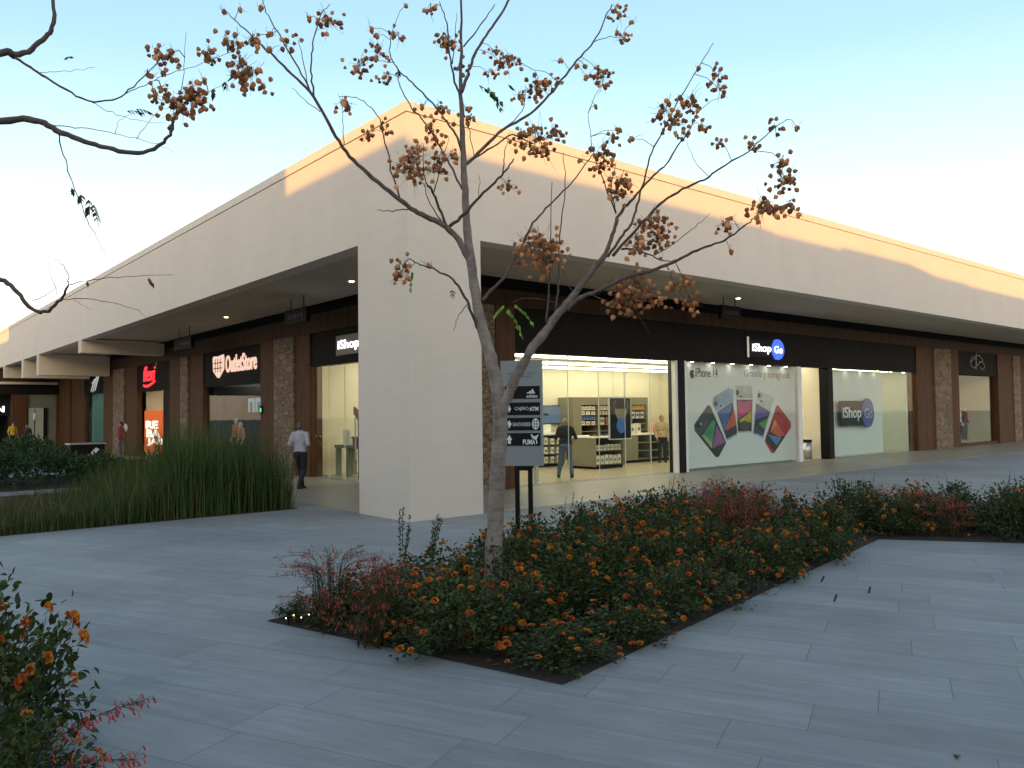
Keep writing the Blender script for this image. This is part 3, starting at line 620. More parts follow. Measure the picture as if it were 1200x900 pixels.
phone([((196, 200, 196), [(397, 205), (520, 205), (528, 300), (402, 300)]), ((180, 180, 180), [(403, 308), (527, 308), (520, 556), (415, 560)]), ((25, 25, 30), [(406, 312), (523, 312), (517, 545), (417, 548)]), ((190, 60, 120), [(410, 318), (519, 318), (516, 385), (414, 462)]), ((190, 170, 60), [(516, 395), (514, 482), (430, 482), (424, 466)]), ((70, 65, 60), circ(465, 505, 42, 34, 16)), ((20, 20, 25), [(440, 312), (490, 312), (485, 326), (446, 326)]), ((40, 45, 40), circ(410, 258, 12, 22, 12)), ((30, 30, 30), circ(437, 286, 10, 7, 8))])
phone([((198, 200, 202), [(568, 240), (690, 300), (662, 396), (552, 330)]), ((185, 175, 200), [(550, 332), (662, 400), (606, 606), (528, 570)]), ((25, 22, 35), [(555, 340), (655, 404), (602, 585), (535, 560)]), ((100, 80, 165), [(560, 348), (648, 410), (640, 430), (545, 462)]), ((75, 140, 70), [(638, 450), (618, 540), (568, 492)]), ((50, 60, 100), [(540, 500), (600, 560), (598, 580), (536, 556)]), ((30, 30, 35), circ(574, 278, 11, 18, 12)), ((30, 30, 35), circ(590, 322, 10, 6, 8))])
phone([((185, 45, 50), [(718, 350), (815, 480), (816, 520), (690, 712), (668, 714), (618, 628), (626, 590), (705, 358)]), ((60, 15, 18), [(690, 442), (770, 590), (690, 705), (622, 615)]), ((215, 95, 55), [(692, 450), (766, 582), (720, 588), (660, 552)]), ((235, 150, 80), [(690, 456), (705, 500), (665, 545)]), ((80, 130, 180), [(745, 595), (706, 655), (640, 572)]), ((35, 35, 48), [(626, 578), (690, 640), (678, 665), (624, 612)]), ((130, 25, 30), circ(716, 402, 14, 20, 12))])
a = Z(95, 140); b = Z(262, 95); lettering('iPhone 14', FR(a[0], YP-.002, a[1]), b[0]-a[0], .26, M['ink'], post, .004)
w = MB(); ax, az = Z(70, 112); w.prism(BP, [(ax-.10, az+.02), (ax-.06, az+.10), (ax, az+.075), (ax+.06, az+.10), (ax+.10, az+.06), (ax+.065, az+.02), (ax+.065, az-.02), (ax+.105, az-.06), (ax+.05, az-.15), (ax, az-.135), (ax-.05, az-.15), (ax-.095, az-.06)], .001, .004)
w.prism(BP, [(ax-.005, az+.11), (ax+.01, az+.16), (ax+.05, az+.185), (ax+.04, az+.135)], .001, .004); w.build('fruit_emblem', M['ink'], post)
a = Z(465, 150); b = Z(640, 150); lettering('Grande y', FR(a[0], YP-.002, a[1]-.02), b[0]-a[0]-.08, .29, pr((150, 160, 176)), post, .004)
c = Z(815, 160); lettering('extragrande.', FR(b[0], YP-.002, a[1]-.03), c[0]-b[0], .29, pr((196, 140, 140)), post, .004)
# frosted film in the next bay
fl = thing('frosted_film', 'pale frosted film behind the window with the dark sign plate', 'window film', (25.2, 13.8, 0))
w = MB(); w.box(25.22, 13.80, .04, 29.4, 13.82, 2.99); w.build('sheet', M['film'], fl)

# orange sale banner
s = thing('sale_banner', 'orange sale banner with white letters in the lit shop window', 'banner', (9.92, 36.1, .28))
w = MB(); w.box(9.90, 33.5, .2, 9.93, 36.1, 1.95); w.build('sheet', emit('glowing_orange_sheet', (.85, .13, .015), .55), s)  # banner is no lamp; its brightness is given as emission
B = FL(9.895, 36.05, 0)
for i, t in enumerate(('RE', 'BA', 'JAS')): lettering(t, frame(B(.18+.1*i, 1.20-.36*i, 0), (0, -1, 0)), (1.7, 1.9, 2.1)[i], .33, emit('glowing_cream_letter_%d' % i, (1, .93, .75), 1.0), s, bold=.05)  # letters glow by emission too, with no lamp behind them

# contents of the dark clothing shop
s = thing('display_band', 'pale blue lit picture band across the dark clothing shop', 'display', (11.2, 23.6, 1.95))
w = MB(); w.box(11.2, 23.4, 1.75, 11.3, 28.2, 2.35); w.build('frame', M['black'], s)
w = MB()
for k in range(7): w.box(11.19, 23.5+k*.66, 1.8, 11.199, 24.08+k*.66, 2.3)
w.build('picture', emit('pale_blue_picture', (.28, .42, .5), .30), s)
w = MB()
for k in range(7): w.box(11.18, 23.7+k*.66, 1.8, 11.189, 23.88+k*.66, 2.15)
w.build('figure_print', plain('dark_print', (.1, .12, .14)), s)
s = thing('clothes_shelf', 'dark shelves of folded clothes at the back of the dark shop', 'shelf', (13.2, 23.6, 0))
w = MB()
for z in (.3, .75, 1.2): w.box(12.6, 23.5, z, 13.2, 26.2, z+.03)
w.box(13.2, 23.5, 0, 13.25, 26.2, 1.6); w.build('shelf_frame', plain('grey_shelf', (.12, .12, .13)), s)
for k, (y, z, c) in enumerate(((23.8, .33, (.25, .05, .06)), (24.5, .33, (.1, .12, .2)), (25.2, .33, (.3, .3, .3)), (23.9, .78, (.3, .08, .1)), (24.7, .78, (.2, .2, .22)), (25.5, .78, (.05, .06, .1)), (24.2, 1.23, (.35, .3, .25)), (25.1, 1.23, (.1, .1, .12)))):
    w = MB()
    for q in range(3): w.box(12.62, y, z+q*.07, 13.1, y+.42, z+q*.07+.06)
    solo(w, 'folded_clothes', plain('folded_cloth_%d' % k, c, .9), 'pile of folded clothes on the shelves in the dark shop', 'clothes', (12.8, y, z), 'folded clothes piles on the dark shelves')
s = thing('exit_sign', 'small green lit sign on the wall beside the dark clothing shop', 'sign', (9.66, 23.2, 1.75))
w = MB(); w.box(9.64, 23.12, 1.72, 9.675, 23.27, 1.98); w.build('box', M['black'], s); w = MB(); w.box(9.635, 23.15, 1.78, 9.639, 23.24, 1.9); w.build('lit_face', emit('green_face', (.1, .8, .3), .7), s)

# far right shop: red garment and dark rail
w = MB(); w.prism(FR(36.3, 15.6, 1.15), [(0, 0), (.9, 0), (.95, .75), (1.2, .5), (1.3, .62), (.95, 1.0), (.6, .95), (.3, .95), (-.05, 1.0), (-.4, .62), (-.3, .5), (-.05, .75)], 0, .12)
solo(w, 'hanging_garment', cloth('red_garment', (.32, .025, .03)), 'red garment hanging at the back of the far right shop window', 'garment', (36.3, 15.6, 1.15))
s = thing('clothes_rail', 'dark shelf rail high on the back wall of the far right shop', 'rail', (35.6, 16, 2.2)); w = MB(); w.box(35.5, 15.9, 2.22, 38.7, 16.2, 2.36); w.build('board', M['walldark'], s)
w = MB(); w.box(35.5, 15.86, 1.95, 35.54, 15.9, 2.22); w.box(38.66, 15.86, 1.95, 38.7, 15.9, 2.22); w.build('bracket', M['black'], s)

# ------------------------------------------------------------------ inside the corner shop
def cabinet(name, label, x0, y0, x1, y1, h, levels, cat='counter', back='N', bays=1):
    t = thing(name, label, cat, (x0, y0, 0)); w = MB(); k = .04
    w.box(x0, y1-k, .08, x1, y1, h-.05); w.box(x0, y0, .08, x0+k, y1-k, h-.05); w.box(x1-k, y0, .08, x1, y1-k, h-.05)
    for b in range(1, bays): xx = x0+(x1-x0)*b/bays; w.box(xx-.02, y0+.01, .08, xx+.02, y1-k, h-.05)
    w.build('carcass', M['olive'], t)
    w = MB(); w.box(x0-.02, y0-.02, h-.05, x1+.02, y1+.02, h); w.build('top', M['white'], t)
    w = MB(); w.box(x0+.03, y0+.05, 0, x1-.03, y1-.03, .08); w.build('plinth', M['black'], t)
    for z in levels:
        w = MB(); w.box(x0+k, y0+.01, z, x1-k, y1-k, z+.025); w.build('shelf', M['olive'], t)
    return t
cabinet('display_counter', 'olive grey display counter with two open shelves in mid shop', 16.52, 16.0, 17.75, 17.15, .95, (.12, .52))
cabinet('display_counter', 'low olive counter of white packages under the wall screen', 14.9, 17.9, 17.15, 18.5, 1.02, (.1, .38, .66))
t = cabinet('display_counter', 'long olive counter with small dark shelves at the right of the shop', 19.1, 17.2, 21.6, 17.8, .93, (.1, .36, .62), bays=4)
w = MB(); w.box(19.1, 17.18, .09, 19.72, 17.2, .86); w.build('door', M['olive'], t)
# wall unit
wu = thing('wall_unit', 'tall olive grey wall unit with recessed product shelves', 'shelf unit', (19.32, 19.75, 0))
w = MB(); Y0 = 19.75; w.box(19.32, Y0, 0, 19.73, 20.48, 2.17); w.box(23.18, Y0, 0, 23.26, 20.48, 2.17); w.box(19.73, Y0, 1.90, 23.18, 20.48, 2.17); w.box(20.56, Y0, 0, 20.66, 20.48, 1.9); w.box(21.31, Y0, 0, 22.36, 20.48, 1.9); w.build('carcass', M['olive'], wu)
w = MB(); w.box(19.73, 20.42, 0, 23.18, 20.47, 1.9); w.build('back_panel', M['olivedark'], wu)
for z in (1.73, 1.56, 1.40, 1.2, .98):
    w = MB(); w.box(19.73, Y0+.02, z-.02, 20.56, 20.42, z); w.box(20.66, Y0+.02, z-.02, 21.31, 20.42, z); w.box(22.36, Y0+.02, z-.02, 23.18, 20.42, z); w.build('shelf', M['olive'], wu)
BOX = {}
def boxes(x0, x1, y, z, n, h, col, label, group, d=.12, gap=.25):
    st = (x1-x0)/n; key = (round(st, 3), round(h, 3), col)
    if key not in BOX:
        w = MB(); w.box(-st*(1-gap)/2, -d/2, 0, st*(1-gap)/2, d/2, h); w.box(-st*(1-gap)/2*.55, -d/2-.002, h*.3, st*(1-gap)/2*.55, -d/2-.0005, h*.6, 1)
        BOX[key] = w.mesh('product_box', [pr(col), M['inkgrey']])
    for i in range(n):
        o = bpy.data.objects.new('product_box', BOX[key]); C.objects.link(o); o.location = (x0+st*(i+.5), y, z); tag(o, label, 'box', group); o.scale = (1, 1, random.uniform(.85, 1.05))
W_ = (225, 220, 205)
y = 19.9
boxes(19.76, 20.54, y, 1.732, 4, .13, W_, 'small white box on the top left shelf of the wall unit', 'white boxes, top left wall shelf')
boxes(19.76, 20.54, y, 1.562, 3, .13, W_, 'wider white box on the second left shelf of the wall unit', 'white boxes, second left wall shelf')
boxes(19.76, 20.54, y, 1.402, 6, .12, (70, 105, 165), 'small blue box on the third left shelf of the wall unit', 'blue boxes on the wall unit')
boxes(19.76, 20.54, y, 1.202, 3, .14, (205, 200, 190), 'cream box on the lowest visible left wall shelf', 'cream boxes, low left wall shelf')
boxes(20.68, 21.29, y, 1.732, 3, .13, (205, 195, 170), 'cream box on the top middle shelf of the wall unit', 'cream boxes, top middle wall shelf')
boxes(20.68, 21.29, y, 1.562, 4, .12, (190, 180, 155), 'slim tan box on the second middle shelf of the wall unit', 'tan boxes, middle wall shelf')
boxes(20.68, 21.01, y, 1.20, 1, .28, (190, 190, 185), 'grey upright box beside the red box on the wall unit', None); boxes(21.01, 21.29, y, 1.20, 1, .3, (170, 70, 50), 'red upright box on the middle shelf of the wall unit', None)
boxes(22.39, 23.16, y, 1.732, 5, .14, (205, 150, 40), 'yellow box on the right shelf of the wall unit', 'yellow boxes on the wall unit')
boxes(22.39, 23.16, y, 1.40, 3, .25, (200, 200, 200), 'upright pale box on the lower right wall shelf', 'pale upright boxes, right wall shelf')
boxes(16.6, 17.68, 16.12, .545, 7, .16, (190, 185, 170), 'white package on the upper shelf of the mid-shop counter', 'packages, upper shelf of the mid-shop counter')
boxes(16.6, 17.68, 16.12, .145, 6, .26, (215, 212, 200), 'tall white package on the lower shelf of the mid-shop counter', 'packages, lower shelf of the mid-shop counter')
for z, nm in ((.685, 'top'), (.405, 'middle'), (.125, 'bottom')):
    boxes(15.2, 17.05, 18.0, z, 7, .2, (222, 218, 200), 'white pack on the %s shelf under the wall screen' % nm, 'white packs, %s shelf under the screen' % nm, gap=.5)
boxes(16.6, 17.7, 16.3, .95, 4, .05, (40, 40, 42), 'small dark device lying on the mid-shop counter', 'dark devices on the mid-shop counter', gap=.4)
boxes(19.2, 20.1, 17.4, .93, 3, .32, (210, 205, 190), 'white upright box on the right-hand counter top', 'white boxes on the right counter', gap=.35)
boxes(20.6, 21.0, 17.45, .93, 1, .3, (225, 160, 140), 'pink display card on the right end of the counter', None)
s = thing('wall_screen', 'blue-grey wall screen behind the shop counters', 'screen', (17.6, 20.35, 1.25))
w = MB(); w.box(17.6, 20.38, 1.25, 19.42, 20.45, 1.90); w.build('bezel', M['black'], s); w = MB(); w.box(17.63, 20.372, 1.28, 19.39, 20.379, 1.87); w.build('display', emit('blue_grey_display', (.085, .14, .20), .5), s)
w = MB(); w.box(18.5, 20.368, 1.55, 18.75, 20.371, 1.62); w.build('emblem', M['ink'], s)
t = thing('white_console', 'white sloped console below the wall screen', 'console', (15.2, 18.05, 1.02)); w = MB()
w.prism(frame((15.1, 18.45, 1.022), (1, 0, 0)), [(0, 0), (1.9, 0), (1.9, .26), (0, .26)], 0, .08); w.build('back_board', M['white'], t); w = MB(); w.box(15.5, 18.30, 1.03, 16.4, 18.4, 1.10); w.build('tray', M['steel'], t)
# hung black poster and the edge-on stand
s = thing('headphone_poster', 'black hanging poster of blue headphones in the shop window', 'poster', (14.64, 13.66, .97))
w = MB(); w.box(14.62, 13.66, .95, 15.43, 13.70, 2.02); w.build('border', M['joint'], s)
w = MB(); w.box(14.65, 13.650, .98, 15.40, 13.659, 1.99); w.build('sheet', M['ink'], s)
B = frame((14.65, 13.649, .98), (1, 0, 0)); w = MB(); w.prism(B, circ(.39, .32, .17, .19, 20), 0, .004); w.build('ear_cushion', pr((70, 125, 190)), s)
w = MB(); w.prism(B, [(.16, .74), (.60, .74), (.62, .66), (.52, .46), (.28, .46), (.16, .64)], 0, .003); w.build('ear_cup', pr((150, 140, 105)), s)
w = MB(); w.tube([B(.17, .7, .003), B(.12, .85, .003), B(.2, .95, .003)], [.008]*3, 6); w.tube([B(.60, .7, .003), B(.66, .85, .003), B(.58, .95, .003)], [.008]*3, 6); w.build('headband', pr((160, 160, 160)), s)
w = MB(); w.tube([(14.8, 13.68, 2.02), (14.8, 13.68, 3.0)], [.004]*2, 5); w.tube([(15.25, 13.68, 2.02), (15.25, 13.68, 3.0)], [.004]*2, 5); w.build('hanging_wire', M['steel'], s)
s = thing('banner_stand', 'narrow black banner stand behind the glass beside the grey directory', 'stand', (12.4, 13.9, 0))
w = MB(); w.box(12.43, 13.8, .97, 12.49, 14.5, 2.04); w.build('panel', M['black'], s); w = MB(); w.box(12.42, 13.95, .0, 12.5, 14.03, .97); w.box(12.3, 13.9, 0, 12.6, 14.2, .02); w.build('post', M['steel'], s); w = MB(); w.ell((12.52, 13.85, 1.93), (.05, .04, .05), 8, 6); w.build('knob', M['black'], s)
# window table seen from the left front
s = thing('window_table', 'grey table standing behind the left window of the corner shop', 'table', (10.6, 17.6, 0))
w = MB(); w.box(10.45, 18.5, .76, 11.1, 20.1, .84); w.build('tabletop', M['olive'], s)
for x, yy in ((10.53, 18.6), (11.0, 18.6), (10.53, 20.0), (11.0, 20.0), (10.53, 19.4)):
    w = MB(); w.box(x-.06, yy-.06, .006, x+.06, yy+.06, .76); w.build('leg', M['olive'], s)
w = MB(); w.box(10.55, 18.75, .84, 10.85, 19.25, 1.03); w.box(10.52, 18.72, 1.03, 10.88, 19.28, 1.07); solo(w, 'carton', plain('rose_carton', (.30, .10, .08)), 'rose-brown carton on the table in the left window', 'box', (10.7, 19.0, .84))
w = MB(); w.box(10.6, 19.5, .86, 10.68, 19.85, 1.25); w.box(10.55, 19.45, .84, 10.8, 19.9, .86); solo(w, 'table_sign', M['joint'], 'pale upright stand on the table in the left window', 'stand', (10.7, 19.7, .84))
w = MB(); w.tube([(10.2, 18.25, 1.55), (10.2, 18.38, 1.72), (10.2, 18.5, 1.85)], [.05, .09, .03], 10); w.tube([(10.2, 18.3, .0), (10.2, 18.3, 1.6)], [.015]*2, 8); solo(w, 'display_stand', M['black'], 'thin dark stand behind the left shop door', 'stand', (10.2, 18.3, 0))
# doorway things on the right
s = thing('litter_bin', 'steel cylinder litter bin with black rim beside the black column', 'bin', (24.55, 13.95, 0))
w = MB(); w.tube([(24.5, 14.05, .006), (24.5, 14.05, .56)], [.17]*2, 24); w.build('body', M['steel'], s, True); w = MB(); w.tube([(24.5, 14.05, .56), (24.5, 14.05, .64)], [.175]*2, 24); w.build('rim', M['black'], s)
s = thing('floor_box', 'small white floor box with black edges in the doorway', 'box', (23.6, 14.3, 0))
w = MB(); w.box(23.5, 14.3, .006, 24.1, 14.7, .4); w.build('body', M['black'], s); w = MB(); w.box(23.53, 14.29, .08, 23.98, 14.299, .36); w.build('front_panel', M['white'], s)

# ------------------------------------------------------------------ grey directory sign by the tree
u0 = gd(588, 546, 8.6); u1 = gd(636, 546, 8.5)
rt = np.array([u1[0]-u0[0], u1[1]-u0[1], 0]); WB = float(np.linalg.norm(rt)); gp = np.array([(u0[0]+u1[0])/2, (u0[1]+u1[1])/2, 0])
ds = thing('directory_sign', 'grey directory board with four black strips on two black posts', 'sign', tuple(gp))
zb, ztop = u1[2], 2.215; HB = ztop-zb
B = frame((u0[0], u0[1], zb), rt)
w = MB(); w.bbox(B, 0, 0, -.07, WB, HB, 0); w.build('board', M['signgrey'], ds)
for x in (.36*WB, .68*WB):
    w = MB(); w.bbox(frame((u0[0], u0[1], 0), rt), x-.022, 0, -.06, x+.022, zb, -.015); w.build('post', M['black'], ds)
w = MB(); w.bbox(B, .33*WB, -.05, -.065, .71*WB, 0, -.01); w.build('bracket', M['black'], ds)
SB = lambda x, y: B(x*WB, (1-y)*HB, 0)        # board coordinates: 0..1 across, 0..1 down
def strip(y0, y1):
    w = MB(); w.bbox(B, .1*WB, (1-y1)*HB, .001, .955*WB, (1-y0)*HB, .005); return w.build('black_strip', M['ink'], ds)
fr = lambda x, y: frame(B(x*WB, (1-y)*HB, .006), rt)
for k, (y0, y1) in enumerate(((.245, .365), (.40, .52), (.545, .665), (.69, .81))):
    st = strip(y0, y1); ORG[st.name] = ORG[ds.name]; ym = (y0+y1)/2
    ar = {0: [(.15, .035), (.20, -.0), (.25, .035), (.225, .035), (.225, .05), (.175, .05), (.175, .035)], 1: [(.25, -.0), (.20, -.04), (.2, -.02), (.15, -.02), (.15, .02), (.2, .02), (.2, .04)], 2: [(.26, .0), (.20, -.042), (.20, -.025), (.13, -.025), (.13, .025), (.20, .025), (.20, .042)], 3: [(.2, -.045), (.27, .005), (.235, .005), (.235, .042), (.165, .042), (.165, .005), (.13, .005)]}[k]
    w = MB(); w.prism(B, [(x*WB, (1-(ym+dy))*HB) for x, dy in ar], .0055, .008); w.build('arrow', M['inkwhite'], st)
    if k == 0:
        w = MB()
        yb = (1-ym-.012)*HB
        for q, hh in enumerate((.018, .034, .052)):
            xb = .655*WB+q*.030; w.prism(B, [(xb, yb), (xb+.026, yb), (xb+.026-hh*.55, yb+hh), (xb-hh*.30, yb+hh*.60)], .0055, .008)
        w.build('emblem', M['inkwhite'], st); lettering('adidas', fr(.63, ym+.05), .27*WB, .028*HB, M['inkwhite'], st, .002, bold=.02)
    if k == 1:
        lettering('CAJERO', fr(.34, ym+.022), .34*WB, .04*HB, M['inkwhite'], st, .002); lettering('ATM', fr(.70, ym+.022), .22*WB, .04*HB, M['inkwhite'], st, .002, bold=.03)
        w = MB(); w.bbox(B, .683*WB, (1-ym-.003)*HB, .0055, .697*WB, (1-ym+.003)*HB, .008); w.build('dash', M['inkwhite'], st)
    if k == 2:
        lettering('SANTANDER', fr(.285, ym+.02), .44*WB, .036*HB, M['inkwhite'], st, .002); w = MB(); w.prism(B, circ(.845*WB, (1-ym)*HB, .088*WB, .053*HB), .0055, .007); w.build('emblem_disc', M['inkwhite'], st)
        w = MB()
        for dx in (-.03, .03):
            for dy in (-.026, 0, .026): w.bbox(B, (.845+dx-.018)*WB, (1-ym+dy-.008)*HB, .0071, (.845+dx+.018)*WB, (1-ym+dy+.008)*HB, .009)
        w.build('disc_marks', M['inkgrey'], st)
    if k == 3:
        lettering('PUMA', fr(.53, ym+.05), .30*WB, .05*HB, M['inkwhite'], st, .002, bold=.03)
        w = MB(); w.prism(B, [((x)*WB, (1-ym-y)*HB) for x, y in ((.72, -.045), (.745, -.05), (.80, -.028), (.86, -.035), (.92, -.05), (.885, -.015), (.865, .0), (.885, .035), (.86, .045), (.845, .008), (.80, -.005), (.755, -.012), (.74, -.03))], .0055, .008); w.build('leaping_cat', M['inkwhite'], st)
w = MB()
for y, a, b in ((.125, .18, .86), (.155, .3, .72)):
    x = a
    while x < b:
        ww = random.uniform(.02, .05); w.bbox(B, x*WB, (1-y-.006)*HB, .001, min(b, x+ww)*WB, (1-y+.006)*HB, .003); x += ww+.015
w.build('small_print', M['inkgrey'], ds)

# ------------------------------------------------------------------ trees
def pod_mesh(seed, n, spread):
    rg = np.random.default_rng(seed); w = MB()
    for i in range(n):
        c = rg.normal(0, spread, 3)*np.array([1, 1, .75]); L = rg.uniform(.030, .049); ax = rg.normal(0, 1, 3); ax[2] -= .9; ax /= np.linalg.norm(ax)
        a = np.cross(ax, (.3, .2, 1)); a /= np.linalg.norm(a); b = np.cross(ax, a); vs = []; fs = []
        st = ((-.46, .20), (-.24, .46), (.06, .50), (.32, .32))
        for t, r in st:
            for k in range(6):
                q = 2*PI*k/6; rr = r*(1.0 if k % 2 == 0 else .74); vs.append(c+L*(ax*t+rr*(math.cos(q)*a+math.sin(q)*b)))
        vs.append(c+L*ax*.62); T = len(vs)-1
        for j in range(3):
            for k in range(6): fs.append((j*6+k, j*6+(k+1) % 6, (j+1)*6+(k+1) % 6, (j+1)*6+k))
        fs += [(18+k, 18+(k+1) % 6, T) for k in range(6)]; fs.append((5, 4, 3, 2, 1, 0)); w.add(vs, fs)
    for i in range(max(2, n//3)):
        p = rg.normal(0, 1, 3); p[2] += .25; p *= (spread+.015)*rg.uniform(1.2, 2.5)/np.linalg.norm(p); q = p*.55+rg.normal(0, spread*.25, 3); w.tube([(0, 0, 0), q, p], [.0022, .0017, .0011], 4, 1)
        if i % 2: w.tube([q, q+rg.normal(0, spread*.7, 3)], [.0009, .0006], 4, 1)
    for i in range(n//2):
        p = rg.normal(0, spread, 3); w.tube([(0, 0, spread*1.2), p*.5, p], [.0016, .0013, .001], 4, 1)
    return w.mesh('seed_cluster', [M['pod'], M['shoot']])
PODS = {1: [pod_mesh(1, 2, .018), pod_mesh(2, 3, .024)], 2: [pod_mesh(3, 10, .038), pod_mesh(4, 12, .042), pod_mesh(5, 11, .040)], 3: [pod_mesh(6, 24, .058), pod_mesh(7, 28, .064), pod_mesh(8, 22, .055)], 4: [pod_mesh(9, 50, .095), pod_mesh(10, 46, .09)]}
def leaf_spray(w, base, direc, n, L, droop=.3, seed=0, m=0):
    rg = np.random.default_rng(seed); d = np.array(direc, float); d /= np.linalg.norm(d); tot = L*n*.45
    pts = [np.array(base)+d*tot*t+np.array([0, 0, -droop*tot*t*t]) for t in np.linspace(0, 1, 6)]
    w.tube(pts, [.0022]*5+[.001], 4, m)
    sd = np.cross(d, (0, 0, 1)); sd /= np.linalg.norm(sd)+1e-6
    for i in range(n):
        t = .15+.85*i/n; c = pts[min(5, int(t*5))]
        for s in (-1, 1):
            a = s*sd*.75+d*.55+np.array([0, 0, -.35-.4*rg.random()]); a /= np.linalg.norm(a); b = np.cross(a, (0, 0, 1.)+rg.normal(0, .3, 3)); b /= np.linalg.norm(b); l = L*rg.uniform(.7, 1.1)
            w.add([c, c+a*l*.4+b*l*.25, c+a*l, c+a*l*.4-b*l*.25], [(0, 1, 2, 3)], m)
class Tree:
    def __init__(s, root, D, thin=1., old=1.): s.root = root; s.D = D; s.nodes = []; s.thin = thin; s.old = old  # old below one darkens the bark, for a backlit look
    def branch(s, pts, r0, r1, dd=0., start=None, name='branch', mat='twig', n=6, wob=.0):
        "pts in survey pixels at this tree's distance; dd = how far the tip leans away from (or to) the viewer; radii in pixels"
        d0 = s.D if start is None else start; N_ = len(pts)
        if start is None and s.nodes:
            q = min(s.nodes, key=lambda e: (e[0]-pts[0][0])**2+(e[1]-pts[0][1])**2); d0 = q[2]
        px = smooth_path([(x, y, d0+dd*(i/(N_-1))**1.2) for i, (x, y) in enumerate(pts)])
        rr0 = np.interp(np.linspace(0, 1, len(px)), np.linspace(0, 1, len(r0)), r0) if isinstance(r0, (list, tuple)) else None
        k = len(px); W = [gd(p[0], p[1], p[2]) for p in px]; rad = []
        for i, p in enumerate(px):
            t = i/(k-1); r = ((r0*(1-t)+r1*t) if rr0 is None else rr0[i])*p[2]/F0*s.thin; r *= (.66 if r < .045 else .66+.13*min(1, (r-.045)/.03)); r *= 1+.05*math.sin(i*1.9+pts[0][0])+RNG.normal(0, .035); rad.append(r); s.nodes.append((p[0], p[1], p[2]))
        W = [q+RNG.normal(0, .0035, 3) if 0 < i < k-1 else q for i, q in enumerate(W)]
        w = MB(); w.tube(W, rad, n); o = w.build(name, M['bark'], s.root, True)
        ag = o.data.attributes.new('age_backlit', 'FLOAT', 'POINT'); ag.data.foreach_set('value', [s.old*min(1, max(0, (q-.014)/.026)) for q in rad for _ in range(n)]); return o
    def pod(s, x, y, size):
        q = min(s.nodes, key=lambda e: (e[0]-x)**2+(e[1]-y)**2); d = q[2]+random.uniform(-.12, .12); p = gd(x, y, d); o0 = ORG[s.root.name]
        o = bpy.data.objects.new('seed_cluster', random.choice(PODS[size])); C.objects.link(o); o.parent = s.root; o.location = Vector(p)-Vector(o0)
        o.rotation_euler = (random.uniform(-.3, .3), random.uniform(-.3, .3), random.uniform(0, 6.28)); sc = random.uniform(.9, 1.12)*(s.D/6.9)**.6; o.scale = (sc,)*3
        a = gd(q[0], q[1], q[2])
        if np.linalg.norm(p-a) > .05:
            w = MB(); mid = (a+p)/2+np.array([0, 0, .03]); w.tube([a, mid, p], [.0032, .0026, .002], 5); w.build('twig', M['shoot'], s.root)
    def leaves(s, x, y, direc, n, L, mat, seed=1, droop=.3):
        q = min(s.nodes, key=lambda e: (e[0]-x)**2+(e[1]-y)**2); w = MB(); leaf_spray(w, gd(x, y, q[2]), direc, n, L, droop, seed); w.build('leaf_spray', M[mat], s.root)
base = gz(577, 708.5)
tr = thing('golden_rain_tree', 'slender bare tree with brown papery seed pods rising from the flower bed', 'tree', tuple(base))
T = Tree(tr, 6.9)
T.branch([(577, 713), (577, 690), (578, 655), (581, 600), (584, 540), (586, 500), (585, 470), (580, 438), (570, 403), (560, 360), (553, 315), (547, 260), (545, 215), (543, 184), (541, 133), (540, 95), (541, 50), (540, -15)],
         [16, 14, 12.6, 11.8, 11.4, 11.4, 11.2, 9.4, 8.8, 8.2, 7.6, 6.6, 5.9, 5.2, 4.1, 3.2, 2.4, 1.6], 0, .5, name='trunk', n=14)
T.branch([(586, 496), (592, 472), (602, 448), (618, 418), (636, 392), (655, 367), (671, 347), (690, 322), (709, 299)], [7.5, 8.6, 8.3, 7.7, 7.4, 7.0, 6.3, 5.5, 4.8], 0, -.35, name='main_stem', n=12)
T.branch([(551, 308), (538, 282), (523, 266), (505, 256), (490, 250)], 5.8, 4.5, -.2, mat='bark', n=8)
T.branch([(490, 250), (467, 233), (437, 209), (410, 183), (390, 153), (368, 115), (343, 87), (317, 63), (303, 50), (283, 30), (263, 12)], 4.4, .7, -.7)
T.branch([(368, 115), (365, 83), (367, 50), (376, 18), (387, 5)], 1.8, .6, .2); T.branch([(367, 112), (350, 80), (327, 40), (312, 14), (307, -5)], 1.8, .6, .1); T.branch([(362, 104), (353, 60), (349, 46)], .9, .4, .1)
T.branch([(470, 235), (459, 200), (450, 160), (445, 140), (432, 124), (417, 115), (397, 113)], 1.6, .5, .25); T.branch([(403, 170), (402, 150), (401, 128)], .9, .4)
T.branch([(375, 131), (360, 120), (342, 103)], .9, .4); T.branch([(480, 245), (460, 247), (442, 246)], 1.2, .6, -.15)
T.branch([(527, 265), (543, 252), (558, 235), (580, 213), (590, 203), (602, 186)], 3.2, 1.3, -.35, mat='bark'); T.branch([(589, 203), (592, 178), (597, 155)], 1.2, .4); T.branch([(560, 233), (562, 215), (561, 205)], .8, .4)
T.branch([(523, 264), (513, 240), (506, 222), (501, 218)], 2.6, 1.8, -.3, mat='bark'); T.branch([(501, 218), (497, 205), (496, 168)], 1.4, .5, -.1); T.branch([(508, 226), (513, 210), (518, 190), (526, 160)], 1.2, .4, -.2); T.branch([(517, 258), (502, 235), (497, 214)], 1.2, .6, -.2)
T.branch([(542, 222), (527, 193), (512, 167), (497, 143), (480, 123), (468, 97), (467, 82)], 2.2, .7, .35)
T.branch([(544, 184), (533, 157), (520, 138), (503, 117), (483, 97), (467, 82), (457, 63), (458, 43), (463, 28)], 2.4, .5, -.3); T.branch([(462, 73), (449, 72), (437, 70)], .7, .4)
